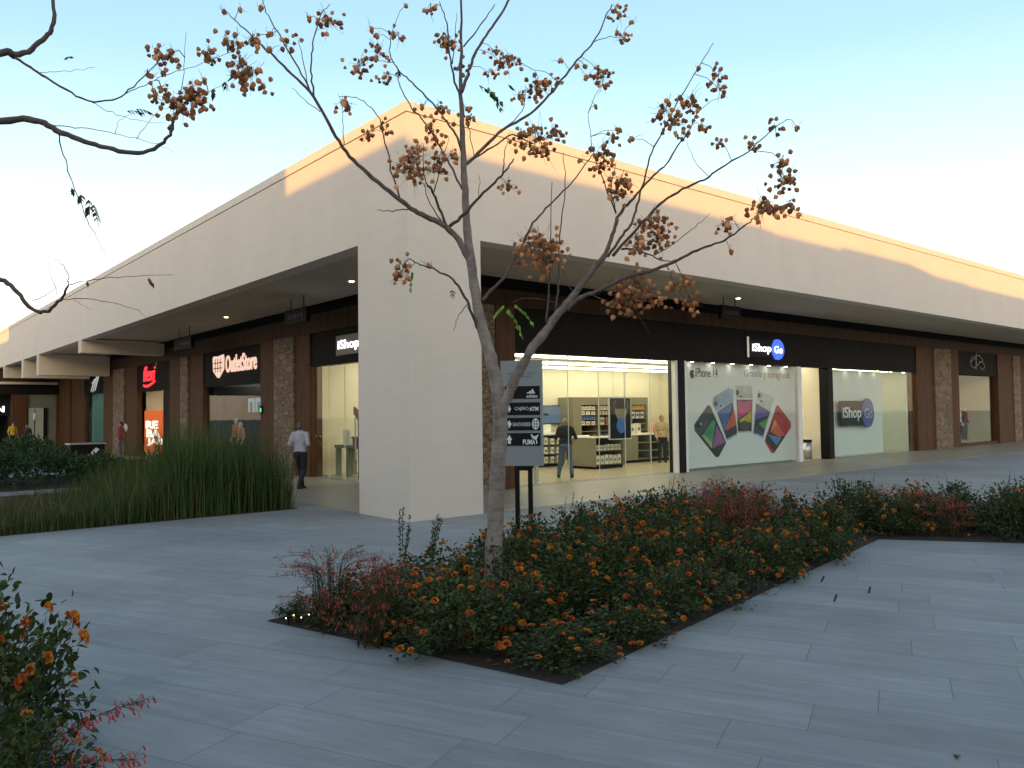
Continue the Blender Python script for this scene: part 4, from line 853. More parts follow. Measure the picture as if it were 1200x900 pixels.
T.branch([(540, 112), (533, 97), (528, 70), (523, 27), (515, 2)], 2.2, .7, -.25); T.branch([(530, 75), (533, 45), (535, 15)], 1, .4)
T.branch([(541, 108), (548, 87), (556, 65), (567, 46), (583, 23), (598, -3)], 3.0, 1.8, .35); T.branch([(543, 55), (563, 30), (580, 5)], 1.5, .7, -.2)
T.branch([(546, 192), (560, 180), (583, 157), (600, 146), (627, 129), (653, 100), (676, 71), (696, 49), (709, 22), (717, 5)], 3.6, .8, .5); T.branch([(696, 49), (713, 43), (728, 44)], .8, .4); T.branch([(655, 97), (640, 85), (625, 82)], .7, .4)
T.branch([(552, 187), (572, 176), (600, 158), (622, 168), (632, 165)], 2.0, .7, .2); T.branch([(548, 140), (552, 165), (556, 185)], .9, .7); T.branch([(583, 157), (612, 130), (616, 100)], 1.2, .4, .3)
T.branch([(560, 385), (553, 368), (545, 348), (530, 327), (507, 315), (492, 310), (480, 303)], 3.0, .9, -.4, mat='bark'); T.branch([(547, 357), (538, 370), (531, 388)], .9, .4)
T.branch([(565, 352), (576, 340), (592, 323), (610, 290), (625, 262), (644, 240), (671, 213), (695, 180)], 3.2, .9, .45)
# right stem upper part
T.branch([(707, 302), (718, 275), (724, 255), (735, 240), (747, 227), (764, 207), (778, 195), (795, 170), (806, 155), (818, 131)], 3.8, .7, .5)
T.branch([(712, 301), (730, 275), (740, 262), (748, 235), (756, 205), (764, 178), (780, 148), (796, 115), (818, 80), (836, 50)], 2.8, .6, .2)
T.branch([(718, 300), (747, 267), (773, 240), (800, 222), (831, 207), (853, 191), (876, 178), (902, 155), (922, 140)], 3.0, .7, -.3)
T.branch([(728, 292), (742, 292), (755, 296), (778, 306), (796, 304)], 2.0, .8, -.1); T.branch([(765, 300), (790, 285), (815, 265), (832, 250)], 1, .4, .3)
T.branch([(664, 363), (680, 349), (700, 341), (729, 327), (769, 315), (796, 304), (822, 291), (849, 281), (876, 262), (886, 254)], 4.6, .9, -.55, mat='bark', n=8)
T.branch([(722, 250), (711, 222), (695, 178), (689, 133)], 1.6, .5, .35); T.branch([(722, 250), (716, 222), (722, 190)], 1.3, .5, -.1)
T.branch([(640, 378), (643, 340), (644, 289), (647, 213)], 2.0, .6, -.1); T.branch([(651, 364), (655, 325), (655, 289), (662, 222), (660, 178)], 2.0, .6, .15)
T.branch([(690, 345), (705, 350), (717, 357), (718, 366)], 1.6, .9, .1, mat='bark'); T.branch([(717, 357), (728, 345), (735, 332)], 1, .5)
T.branch([(700, 346), (712, 335), (718, 325)], .9, .5); T.branch([(672, 345), (660, 320), (655, 308)], .9, .5)
T.branch([(880, 176), (905, 180), (918, 190)], .8, .4); T.branch([(832, 208), (815, 190), (805, 165)], .7, .3); T.branch([(668, 362), (640, 352), (612, 350), (600, 355)], .8, .5, -.2)
for x, y, s_ in ((335,52,2),(317,58,1),(385,27,3),(297,48,1),(317,41,1),(263,14,1),(283,12,1),(305,9,1),(361,22,1),
    (420,78,3),(443,62,3),(450,90,2),(467,43,2),(440,42,1),(434,34,1),(505,10,2),(474,7,1),(528,50,3),(520,46,2),(538,78,2),(542,90,1),(433,157,2),(452,152,2),(402,122,2),(408,130,1),(580,62,2),(590,75,2),(596,72,3),(573,85,2),
    (483,198,4),(508,200,3),(490,173,2),(503,148,2),(510,163,2),(487,130,1),(515,128,2),(552,138,2),(530,183,2),(595,218,2),(533,147,1),(547,128,1),(549,145,1),(480,185,2),(513,185,2),(496,125,1),
    (722,10,2),(727,18,2),(733,45,2),(740,28,1),(704,88,3),(706,98,2),(722,38,1),(631,103,3),(622,108,2),(643,100,2),(609,113,2),(629,164,4),(647,158,3),(612,156,2),(637,176,2),(676,77,1),(685,78,1),(652,98,1),
    (811,122,3),(779,131,3),(790,147,3),(800,155,2),(842,89,2),(843,104,2),(849,113,1),(822,149,2),(845,168,2),(881,170,2),(909,152,2),(918,189,2),(916,214,3),(893,246,3),(903,244,2),(924,242,2),(849,264,2),(855,257,1),
    (709,180,3),(720,160,2),(727,153,1),(741,163,1),(704,196,2),(713,210,1),(722,224,3),(729,212,2),(680,190,1),(764,264,3),(772,256,2),(747,280,2),(770,282,3),(776,272,2),(745,292,2),(856,295,1),
    (632,288,4),(622,296,4),(645,296,3),(640,310,3),(652,290,2),(637,328,1),(628,284,2),(751,338,3),(738,352,4),(764,347,3),(802,335,2),(810,355,3),(791,334,2),(794,352,1),(722,352,2),(728,336,2),(745,322,2),(735,345,3),(688,90,1),(697,125,1),(656,72,1),
    (474,312,2),(502,311,1),(476,327,1),(469,322,2),(818,80,1),(934,150,1)):
    T.pod(x, y, s_)
T.leaves(595, 362, (.3, -.4, -.6), 5, .085, 'yleaf', 2, .6); T.leaves(603, 357, (.6, -.5, -.4), 5, .08, 'yleaf', 3, .6); T.leaves(590, 358, (-.5, .3, -.4), 4, .075, 'yleaf', 5, .6)
T.leaves(562, 100, (.5, -.5, -.4), 7, .085, 'hedge', 6); T.leaves(572, 102, (.6, -.2, -.7), 6, .08, 'yleaf', 7); T.leaves(466, 82, (.3, .4, -.3), 4, .05, 'hedge', 8); T.leaves(596, 99, (.5, -.5, -.5), 4, .05, 'hedge', 9)
T.leaves(483, 318, (-.1, .1, -1), 5, .06, 'yleaf', 11); T.leaves(530, 340, (.1, .1, -1), 3, .05, 'hedge', 12)
T.leaves(596, 655, (.2, .1, .6), 4, .05, 'hedge', 13)

lp = gd(-330, 700, 4.6); lp[2] = 0
t2 = thing('golden_rain_tree', 'tree reaching bare limbs into the sky at the upper left', 'tree', tuple(lp))
U = Tree(t2, 4.6, .88, .12)  # low last value paints the backlit silhouette's dark into the bark
yb = 450-0; pb = [(-330, 878), (-332, 700), (-335, 520), (-332, 400), (-330, 300)]
U.branch(pb, 20, 13, 0, name='trunk', mat='bark', n=14)
U.branch([(-330, 310), (-240, 180), (-120, 95), (0, 62), (15, 64), (33, 60), (53, 44), (63, 26), (61, -25)], 9, 3.2, .2, name='limb', n=10)
U.branch([(13, 64), (27, 73), (49, 87), (84, 109), (111, 119), (142, 113), (164, 93), (184, 74)], 3.0, .8, .1); U.branch([(142, 113), (170, 100), (200, 85), (236, 75), (289, 53)], .9, .4, .2)
U.branch([(-330, 360), (-220, 230), (-110, 165), (0, 143), (40, 140), (67, 153), (98, 165), (133, 175), (169, 178), (191, 167), (201, 150), (205, 137)], 8.5, 2.4, -.1, name='limb', n=10)
U.branch([(205, 138), (211, 118), (215, 85), (218, 38)], 1.2, .4, .1); U.branch([(209, 122), (228, 115), (244, 107), (267, 95)], 1.0, .4, .2)
U.branch([(58, 146), (95, 150), (133, 156), (178, 167), (205, 179)], 1.0, .3); U.branch([(160, 163), (172, 145), (187, 128)], .7, .3); U.branch([(135, 157), (140, 142), (156, 133)], .6, .3); U.branch([(108, 120), (130, 132), (160, 141), (195, 144)], .8, .3)
U.branch([(67, 154), (75, 182), (84, 213), (102, 258), (116, 284), (129, 309)], 1.3, .4, .1); U.branch([(47, 85), (75, 83), (111, 79)], .6, .3)
U.branch([(102, 242), (120, 253), (150, 263)], .4, .2)
U.branch([(-330, 440), (-240, 370), (-120, 318), (-30, 312), (0, 327), (20, 342), (38, 362), (53, 366), (71, 351), (80, 335)], 7, 2.2, -.3, name='limb', n=10)
U.branch([(80, 335), (78, 318), (70, 306), (62, 302)], 1.2, .5); U.branch([(80, 334), (102, 329), (147, 324), (204, 322)], 1.1, .4, .1); U.branch([(72, 351), (111, 351), (156, 361), (171, 371)], 1.0, .3); U.branch([(66, 345), (58, 315), (49, 289)], .7, .3); U.branch([(66, 336), (50, 325), (30, 317)], .5, .3); U.branch([(38, 352), (55, 345), (68, 336)], 1, .5); U.branch([(84, 350), (98, 358), (108, 364)], .4, .2)
for x, y, s_ in ((188,68,2),(196,69,2),(203,62,1),(184,59,1),(174,88,1),(192,86,1),(190,106,2),(180,112,2),(176,90,1),(222,118,3),(206,128,3),(214,128,2),(231,112,2),(226,108,2),(238,94,1),(244,68,2),(246,60,2),(265,48,2),(270,58,1),(284,88,3),(293,90,3),(282,72,1),(297,48,2),(280,70,2),(277,43,1),(316,40,1)):
    U.pod(x, y, s_)
for i, (x, y, d, n_, L, mt) in enumerate(((84, 220, (.2, -.1, -1), 2, .05, 'deadleaf'), (95, 228, (.1, .1, -1), 2, .05, 'shoot'), (104, 234, (.1, .1, -1), 3, .06, 'deadleaf'), (110, 240, (.2, -.3, -1), 4, .06, 'deadleaf'), (150, 130, (.8, -.6, .1), 6, .035, 'hedge'), (160, 128, (.8, -.6, 0), 6, .035, 'hedge'), (80, 68, (.1, .2, .4), 2, .03, 'shoot'), (174, 326, (.5, -.2, -.6), 2, .05, 'deadleaf'), (102, 330, (.3, 0, -.4), 1, .04, 'deadleaf'), (250, 104, (.1, 0, -1), 2, .05, 'deadleaf'), (263, 96, (.4, .3, -.6), 2, .05, 'shoot'))):
    U.leaves(x, y, d, n_, L, mt, 40+i)

# ------------------------------------------------------------------ flower beds
def inpoly(p, poly):
    c = False; j = len(poly)-1
    for i in range(len(poly)):
        if (poly[i][1] > p[1]) != (poly[j][1] > p[1]) and p[0] < (poly[j][0]-poly[i][0])*(p[1]-poly[i][1])/(poly[j][1]-poly[i][1])+poly[i][0]: c = not c
        j = i
    return c
def soil_sheet(name, poly, step=.12):
    w = MB(); n = len(poly); w.add([(x, y, .004) for x, y in poly], [tuple(range(n))])
    o = w.build(name, M['soil']); return tag(o, kind='structure')
BED = [(3.37, 3.57), (10.04, 4.80), (10.93, 3.47), (13.4, -.3), (15.5, 1.1), (11.9, 6.9), (11.4, 7.9), (2.65, 6.27)]
soil_sheet('flower_bed_soil', BED)
LBED = [(-2.5, 2.6), (.45, 3.0), (.75, 4.2), (.62, 5.6), (-2.5, 6.2)]; soil_sheet('left_bed_soil', LBED)
def leaf(w, c, a, nrm, L, wd, m=0):
    a = a/np.linalg.norm(a); b = np.cross(nrm, a); b /= np.linalg.norm(b)+1e-6; n_ = np.cross(a, b)
    w.add([c, c+a*L*.35+b*wd+n_*L*.06, c+a*L*.72+b*wd*.72+n_*L*.03, c+a*L-n_*L*.12, c+a*L*.72-b*wd*.72+n_*L*.03, c+a*L*.35-b*wd+n_*L*.06, c+a*L*.5-n_*L*.04],
          [(0, 6, 1), (1, 6, 2), (2, 6, 3), (3, 6, 4), (4, 6, 5), (5, 6, 0)], m)
def flower_head(seed, mats):
    rg = np.random.default_rng(seed); w = MB()
    for i in range(26):
        th = math.acos(1-rg.random()*1.15); ph = rg.random()*6.28; n_ = np.array([math.sin(th)*math.cos(ph), math.sin(th)*math.sin(ph), math.cos(th)]); c = n_*.019*np.array([1, 1, .8])
        a = np.cross(n_, (.2, .3, 1)); a /= np.linalg.norm(a); b = np.cross(n_, a); r = rg.uniform(.006, .0085)
        w.add([c-n_*.008, c+r*a+n_*.003, c+r*b+n_*.003, c-r*a+n_*.003, c-r*b+n_*.003], [(0, 1, 2), (0, 2, 3), (0, 3, 4), (0, 4, 1)], 0 if th > .55 else 1)
    w.tube([(0, 0, -.03), (0, 0, 0)], [.0015]*2, 4, 2)
    return w.mesh('flower_head', mats+[M['leaf']])
HEADS = [flower_head(1, [M['fl_orange'], M['fl_orange']]), flower_head(2, [M['fl_red'], M['fl_orange']]), flower_head(3, [M['fl_orange'], M['fl_red']])]
def bush_proto(seed, nl, nf, R=.46, Ht=.58, mat='leaf', L=.049, spiky=0):
    rg = np.random.default_rng(seed); root = thing('lantana_bush', 'x', 'bush', (0, 0, 0), local=True)
    st = MB(); lf = MB(); tips = []
    for i in range(34):
        ph = rg.random()*6.28; el = rg.random()**.6; r = R*el; top = Ht*(math.sqrt(max(0, 1-(el*.92)**2))*.82+.12)*rg.uniform(.72, 1.18)
        e = np.array([r*math.cos(ph), r*math.sin(ph), top]); b = np.array([.05*math.cos(ph), .05*math.sin(ph), 0]); md = b*.4+e*.6+np.array([0, 0, -.06*el+.02])+rg.normal(0, .02, 3)
        pts = smooth_path([b, md, e], 4); st.tube(pts, list(np.linspace(.006, .002, len(pts))), 5); tips.append((pts, e))
    for i in range(16):
        ph = rg.random()*6.28; e = np.array([R*1.02*math.cos(ph), R*1.02*math.sin(ph), rg.uniform(.05, .2)]); pts = smooth_path([e*.12, e*.55+np.array([0, 0, .07]), e], 4); st.tube(pts, list(np.linspace(.005, .002, len(pts))), 5); tips.append((pts, e))
    per = nl//len(tips)
    for pts, e in tips:
        for k in range(per):
            t = rg.random()**.55; i = min(len(pts)-2, int(t*(len(pts)-1))); c = pts[i]+(pts[i+1]-pts[i])*rg.random()+rg.normal(0, .045, 3); c[2] = max(.02, c[2])
            out = np.array([c[0], c[1], c[2]*.35]); out = out/(np.linalg.norm(out)+1e-6)+rg.normal(0, .6, 3); nrm = np.array([0, 0, 1.])+rg.normal(0, .5, 3); l = L*rg.uniform(.6, 1.15); leaf(lf, c, out, nrm, l, l*.31)
    for i in range(spiky):
        ph = rg.random()*6.28; r = R*.6*rg.random(); b = np.array([r*math.cos(ph), r*math.sin(ph), Ht*.6]); e = b+np.array([rg.normal(0, .07), rg.normal(0, .07), Ht*rg.uniform(.35, .7)]); st.tube([b, e], [.003, .0015], 4)
        for k in range(26):
            t = k/26; c = b+(e-b)*t; out = rg.normal(0, 1, 3); out[2] = abs(out[2])*.5+.2; leaf(lf, c, out, np.array([0, 0, 1.])+rg.normal(0, .4, 3), L*(.75-.45*t), L*(.75-.45*t)*.3)
    st.build('stems', M['stem'], root); lf.build('foliage', M[mat], root)
    k = 0
    for pts, e in sorted(tips, key=lambda q: rg.random()):
        if k >= nf: break
        h = bpy.data.objects.new('flower_head', HEADS[int(rg.integers(0, 3))]); C.objects.link(h); h.parent = root
        o = e*np.array([1.05, 1.05, 1])+np.array([0, 0, .035]); h.location = o; d = np.array([e[0], e[1], R*.8]); h.rotation_euler = Vector(d).to_track_quat('Z', 'Y').to_euler(); s_ = rg.uniform(1.0, 1.5); h.scale = (s_,)*3; k += 1
    return root
def firecracker_proto(seed, n=84, R=.5, Ht=.62):
    rg = np.random.default_rng(seed); root = thing('firecracker_plant', 'x', 'plant', (0, 0, 0), local=True); st = MB(); fl = MB()
    for i in range(n):
        ph = rg.random()*6.28; r = R*rg.random()**.7; hh = Ht*rg.uniform(.6, 1.15); hh *= (.45 if i % 3 == 0 else 1); e = np.array([r*math.cos(ph), r*math.sin(ph), hh-.25*r/R*hh]); md = np.array([e[0]*.35, e[1]*.35, hh*.72])
        pts = smooth_path([(.3*r*math.cos(ph), .3*r*math.sin(ph), 0), md, e], 4); st.tube(pts, list(np.linspace(.003, .001, len(pts))), 4)
        for k in range(30):
            t = .06+.94*rg.random(); q = min(len(pts)-2, int(t*(len(pts)-1))); c = pts[q]+(pts[q+1]-pts[q])*rg.random(); d = rg.normal(0, 1, 3); d[2] = d[2]*.4+.35; d /= np.linalg.norm(d); l = rg.uniform(.04, .085); b = np.cross(d, rg.normal(0, 1, 3)); b /= np.linalg.norm(b)
            st.add([c+b*.0016, c+d*l, c-b*.0016], [(0, 1, 2)])
            if rg.random() < .36 and t > .58:
                p = c+d*l*.6; a = np.array([d[0]*.5, d[1]*.5, -.8]); a /= np.linalg.norm(a); fl.tube([p, p+a*.013, p+a*.026], [.0012, .0028, .0036], 5)
    st.build('stems', M['rust'], root); tag(fl.build('flowers', M['fl_coral'], root), kind='stuff'); return root
LAN = [bush_proto(21, 2100, 21), bush_proto(22, 2100, 26), bush_proto(23, 2100, 30), bush_proto(24, 2100, 17)]
GRN = [bush_proto(31, 1900, 2, mat='leaf2', spiky=3), bush_proto(32, 1900, 3, mat='leaf2', spiky=4)]
FIR = [firecracker_proto(41), firecracker_proto(42)]
used = set()
def put(proto, x, y, sc, hz, label, cat, group, rz=None):
    if proto.name not in used: used.add(proto.name); o = proto
    else: o = copy_tree(proto)
    o.location = (x, y, .004); o.rotation_euler = (0, 0, random.uniform(0, 6.28) if rz is None else rz); o.scale = (sc, sc, sc*hz); tag(o, label, cat, group); return o
ORD = ['first', 'second', 'third', 'fourth', 'fifth', 'sixth', 'seventh', 'eighth', 'ninth', 'tenth', 'eleventh', 'twelfth', 'thirteenth', 'fourteenth']
Ap = np.array([3.37, 3.57]); e1 = np.array([6.67, 1.23])/np.hypot(6.67, 1.23); n1 = np.array([-e1[1], e1[0]])
ROWS = ((.27, .36, 6.3, 'front row', .82), (.98, .10, 6.9, 'second row', .98), (1.60, -.06, 7.6, 'third row', 1.0), (2.24, -.02, 8.2, 'back row', 1.0))
li = 0
for ri, (nn, s0, s1, rn, sc) in enumerate(ROWS):
    k = 0; s_ = s0; cnt = {'l': 0, 'f': 0, 'g': 0}
    while s_ < s1:
        p = Ap+e1*(s_+random.uniform(-.08, .08))+n1*(nn+random.uniform(-.07, .07)); kind = 'l'
        if ri >= 2 and s_ < .5: kind = 'f'
        if s_ > 4.6 and (li*7+ri*3) % 5 in (0, 2, 3): kind = 'f'
        if ri >= 2 and s_ > 3.2 and li % 4 == 1: kind = 'g'
        h = random.uniform(.88, 1.15); q = ORD[min(13, cnt[kind])]; cnt[kind] += 1
        h *= .76+.25*min(1, max(0, (s_-1.0)/3.0))
        if s_ > 5.8: h *= .9
        if ri == 0 and s_ < 1.2: h *= .7
        if ri == 0: h *= .95
        if kind == 'l': put(LAN[li % 4], *p, sc, h, '%s orange lantana bush from the left, %s of the central bed' % (q, rn), 'bush', 'orange lantana bushes in the central flower bed')
        elif kind == 'f': put(FIR[li % 2], *p, sc*.92, h*(1.42 if s_ < .6 else 1.12), '%s wispy coral firecracker plant from the left, %s of the central bed' % (q, rn), 'plant', 'coral firecracker plants in the central flower bed')
        else: put(GRN[li % 2], *p, sc, h*1.05, '%s green leafy shrub from the left, %s of the central bed' % (q, rn), 'shrub', 'green shrubs in the central flower bed')
        li += 1; s_ += .66 if kind == 'l' else .6
Cp = np.array([10.04, 4.80]); e2 = np.array([.556, -.831]); n2 = np.array([.831, .556])
for ri, nn in enumerate((.42, 1.05, 1.7)):
    for k in range(6):
        p = Cp+e2*(.0+k*.62+random.uniform(-.08, .08)+.2*ri-.3)+n2*(nn+random.uniform(-.08, .08)); i = ri*6+k
        lab = '%s bush from the bend, %s row of the right bed arm' % (ORD[k], ('front', 'middle', 'back')[ri])
        if i % 5 == 2: put(FIR[i % 2], *p, .9, 1, lab.replace('bush', 'coral firecracker plant'), 'plant', 'plants in the right arm of the bed')
        elif i % 4 == 1: put(LAN[i % 4], *p, .95, 1.0, lab.replace('bush', 'orange lantana bush'), 'bush', 'plants in the right arm of the bed')
        else: put(GRN[i % 2], *p, .98, random.uniform(.95, 1.15), lab.replace('bush', 'dark green shrub'), 'shrub', 'plants in the right arm of the bed')
# tall sprigs
put(LAN[3], *gz(352, 726)[:2], .42, .8, 'small low yellowish lantana at the left tip of the central bed', 'bush', None)
put(LAN[0], *gz(455, 748)[:2], .55, .9, 'small lantana leaning over the left kerb of the central bed', 'bush', None)
put(GRN[1], *gz(400, 733)[:2], .6, .9, 'low green shrub beside the wispy plants at the left kerb', 'shrub', None)
put(GRN[0], *gz(683, 672)[:2], .5, 2.2, 'tall reddish sprig rising above the lantana right of the directory board', 'plant', None)
put(LAN[1], *gz(612, 690)[:2], .62, 1.65, 'tall lantana in front of the directory board posts', 'bush', None)
for k, (px, py) in enumerate(((470, 705), (500, 705))):
    b = gz(px, py); w = MB(); rg = np.random.default_rng(60+k)
    for j in range(4):
        tip = b+np.array([rg.normal(.1, .07), rg.normal(-.08, .07), rg.uniform(.62, .85)]); pts = smooth_path([b, (b+tip)/2+np.array([0, 0, .06]), tip], 5); w.tube(pts, list(np.linspace(.004, .001, len(pts))), 4)
        for q in range(60):
            t = .45+.55*rg.random(); i = min(len(pts)-2, int(t*(len(pts)-1))); c = pts[i]+(pts[i+1]-pts[i])*rg.random(); d = rg.normal(0, 1, 3); d[2] = abs(d[2])+.6; leaf(w, c, d, rg.normal(0, 1, 3), .03, .004)
    solo(w, 'seed_spike', M['hedge'], '%s dark seed spike standing behind the lantana left of the trunk' % ('left', 'right')[k], 'plant', tuple(b))
# plants at the lower left corner
ga = gz(12, 905); put(LAN[2], *gd(-12, 800, 3.95)[:2], .92, 1.5, 'tall orange lantana at the lower left corner of the picture, in front', 'bush', None, 1.0)
put(LAN[0], *gd(-60, 800, 4.6)[:2], 1.0, 1.3, 'lantana just behind the corner lantana at the left edge', 'bush', None)
put(LAN[3], *gd(5, 800, 3.35)[:2], .75, .9, 'low lantana at the very bottom left edge', 'bush', None, .4)
# arching coral sprays
for k, (pa, pb_, D) in enumerate((((70, 862), (166, 822), 3.6), ((60, 905), (160, 890), 3.35))):
    a = gd(*pa, D); b = gd(*pb_, D-.1); w = MB(); rg = np.random.default_rng(80+k); r0 = np.array([a[0]-.12, a[1]+.05, .0]); stem = smooth_path([r0, (r0+a)/2+np.array([.0, 0, .1]), a, (a+b)/2+np.array([0, 0, .02]), b], 5); w.tube(stem, list(np.linspace(.004, .001, len(stem))), 5, 0)
    for j in range(90):
        t = .35+.65*rg.random(); i = min(len(stem)-2, int(t*(len(stem)-1))); c = stem[i]+(stem[i+1]-stem[i])*rg.random(); d = (b-a)/np.linalg.norm(b-a)*.8+rg.normal(0, .45, 3); d /= np.linalg.norm(d); l = rg.uniform(.03, .07); w.tube([c, c+d*l], [.001, .0007], 4, 0)
        if rg.random() < .75: p = c+d*l; q = np.array([d[0]*.4, d[1]*.4, -.7]); w.tube([p, p+q*.016, p+q*.03], [.0015, .0032, .0042], 5, 1)
    solo(w, 'firecracker_spray', [M['rust'], M['fl_coral']], '%s coral flower spray arching from the corner lantana over the paving' % ('upper', 'lower')[k], 'plant', tuple(r0))
# dead leaves under the plants
w = MB(); rg = np.random.default_rng(5)
for i in range(2200):
    p = np.array([rg.uniform(2.6, 12), rg.uniform(3.4, 8)])
    if not inpoly(p, BED): continue
    leaf(w, np.array([p[0], p[1], rg.uniform(.008, .03)]), rg.normal(0, 1, 3)*np.array([1, 1, .25]), np.array([0, 0, 1.])+rg.normal(0, .4, 3), rg.uniform(.03, .065), .014)
tag(w.build('leaf_litter', M['deadleaf']), 'brown dead leaves scattered on the soil under the flowers', 'leaf litter', None, 'stuff')
for k, (px, py) in enumerate(((895, 697), (862, 716), (1122, 890), (815, 617))):
    p = gz(px, py); w = MB(); leaf(w, p+np.array([0, 0, .012]), np.array([1, .3*k, .1]), np.array([.2, 0, 1.]), .06 if k != 2 else .03, .02); w.add([p+np.array([.0, 0, .001]), p+np.array([.02, 0, .012]), p+np.array([0, .02, .012])], [(0, 1, 2)])
    solo(w, 'fallen_leaf', M['fl_red'] if k == 0 else M['deadleaf'], ('fallen red-orange leaf on the paving by the kerb of the flower bed', 'brown fallen leaf at the kerb below the red-orange one', 'tiny dark leaf alone on the paving at lower right', 'brown fallen leaf on the pavement behind the flower bed')[k], 'leaf', tuple(p))
# narrow drain slots in the paving
for k, (px, py) in enumerate(((964, 679), (979, 701), (1019, 692))):
    p = gz(px, py); d = np.array([.913, .408, 0]); s_ = thing('drain_slot', ('drain slot nearest the flower bed kerb', 'lowest of the three drain slots', 'faint drain slot at the right of the three')[k]+' in the grey paving', 'drain', tuple(p), 'slots in the paving')
    B = frame((p[0], p[1], .004), d, np.cross((0, 0, 1.), d)); w = MB(); w.bbox(B, -.15, -.008, -.003, .15, .008, 0); w.build('slot', M['ink'], s_)
    w = MB(); w.bbox(B, -.155, -.01, -.003, -.15, .01, .001); w.bbox(B, .15, -.01, -.003, .155, .01, .001); w.build('end_stop', M['steel'], s_)
# little spike light at the left tip of the bed
p = gz(338, 733); s_ = thing('garden_light', 'tiny glowing garden light at the left tip of the flower bed', 'lamp', tuple(p)); w = MB(); w.tube([p, p+np.array([0, 0, .1])], [.008]*2, 6); w.build('spike', M['black'], s_)
w = MB(); w.tube([p+np.array([.05*k-.02, -.03*k, .06+.02*(k % 2)]) for k in range(4)], [.003]*4, 5); w.build('cable', M['black'], s_)
w = MB()
for k in range(4): w.ell(p+np.array([.05*k-.02, -.03*k, .06+.02*(k % 2)]), (.0055,)*3, 8, 6)
w.build('bulb', emit('warm_bulb', (1, .8, .5), 3), s_)

# ------------------------------------------------------------------ reed bed and hedge on the left
def reeds(n, xr, yr, hfun, mats, seed, wd=.006, lean=.12):
    rg = np.random.default_rng(seed); w = MB()
    for i in range(n):
        x = rg.uniform(*xr); y = yr[0]+(yr[1]-yr[0])*rg.random()**1.3; h = hfun(x, y)*rg.uniform(.5, 1.18)
        if h < .05: continue
        a = rg.random()*6.28; ca, sa = math.cos(a), math.sin(a); lx, ly = rg.normal(0, lean*(1+1.2*(rg.random() < .18)), 2)*h; b = np.array([-sa, ca, 0])*wd*rg.uniform(.6, 1.3); p = np.array([x, y, 0]); q1 = p+np.array([lx*.25, ly*.25, h*.5]); q2 = p+np.array([lx, ly, h])
        w.add([p-b, p+b, q1+b*.8, q1-b*.8, q2], [(0, 1, 2, 3), (3, 2, 4)], 0 if rg.random() < .86 else 1)
    return w
soil_p = MB(); soil_p.box(-3, 13.4, .0, 6.25, 20.3, .005); tag(soil_p.build('reed_bed_soil', M['soil']), kind='structure')
def hf(x, y):
    base_ = np.interp(x, [0, 1.75, 2.2, 2.9, 3.5, 4.1, 4.9, 5.6, 6.05, 6.3], [.12, .22, .27, .40, .62, 1.0, 1.38, 1.42, 1.2, .7]); return base_*(1.0 if y < 15 else .95)*(1+.12*math.sin(x*7+y*3))
w = reeds(24000, (-2, 6.2), (13.42, 17.5), hf, None, 3, .0052, .09)
w2 = reeds(700, (4.2, 4.9), (13.6, 15.2), lambda x, y: 1.55, None, 4, .008, .16); w.add(w2.v, w2.f, 0)
tag(w.build('tall_reeds', [M['grass'], M['grassdry']]), 'dense dark green reeds filling the bed at the left edge of the plaza', 'reeds', None, 'stuff')
w = reeds(2600, (-1, 4.2), (13.42, 16), lambda x, y: .5 if x < 3.4 else .8, None, 8, .006, .3)
tag(w.build('dry_grass', [M['grassdry'], M['grass']]), 'short brownish grass at the front left of the reed bed', 'grass', None, 'stuff')
soil_p = MB(); soil_p.box(-3, 21.5, .0, 6.3, 27, .005); tag(soil_p.build('hedge_soil', M['soil']), kind='structure')
w = MB(); rg = np.random.default_rng(9)
for i in range(16000):
    x = rg.uniform(-1, 6.1); y = rg.uniform(21.6, 26.5); top = .95+.16*math.sin(x*2.1+y)+.1*math.sin(x*5.3); top *= 1-.45*min(1, max(0, (x-4.3)/.5)); z = top*rg.random()**.45; leaf(w, np.array([x, y, z]), rg.normal(0, 1, 3)+np.array([0, -.2, .8]), rg.normal(0, 1, 3), .14*rg.uniform(.6, 1.3), .022)
tag(w.build('ground_cover', M['hedge']), 'dark green leafy ground cover beyond the pale path at far left', 'ground cover', None, 'stuff')
for k, (px, py) in enumerate(((21, 540), (54, 548), (68, 549), (104, 543), (107, 539), (123, 540))):
    p = gd(px, py, 23.0+k*.25); w = MB()
    for j in range(5): a = j*1.257; leaf(w, p, np.array([math.cos(a), math.sin(a), .3]), np.array([0, 0, 1.]), .07, .03)
    w.tube([(p[0], p[1], .3), p], [.004, .003], 4); solo(w, 'white_flower', M['white'], 'single white blossom standing out of the dark ground cover', 'flower', tuple(p), 'white blossoms in the ground cover')
# black display case beyond the hedge
s_ = thing('display_case', 'low black display case with a white streak beyond the dark ground cover', 'display case', (5.9, 27.3, 0)); w = MB(); w.box(5.35, 27.2, .0, 6.3, 27.8, .86); w.build('body', M['black'], s_)
w = MB(); w.prism(frame((5.6, 27.19, .4), (1, 0, 0)), [(.15, .05), (.3, .02), (.55, .3), (.45, .36)], 0, .004); w.build('white_streak', M['inkwhite'], s_); w = MB(); w.box(5.32, 27.17, .86, 6.33, 27.83, .9); w.build('lid', M['steel'], s_)

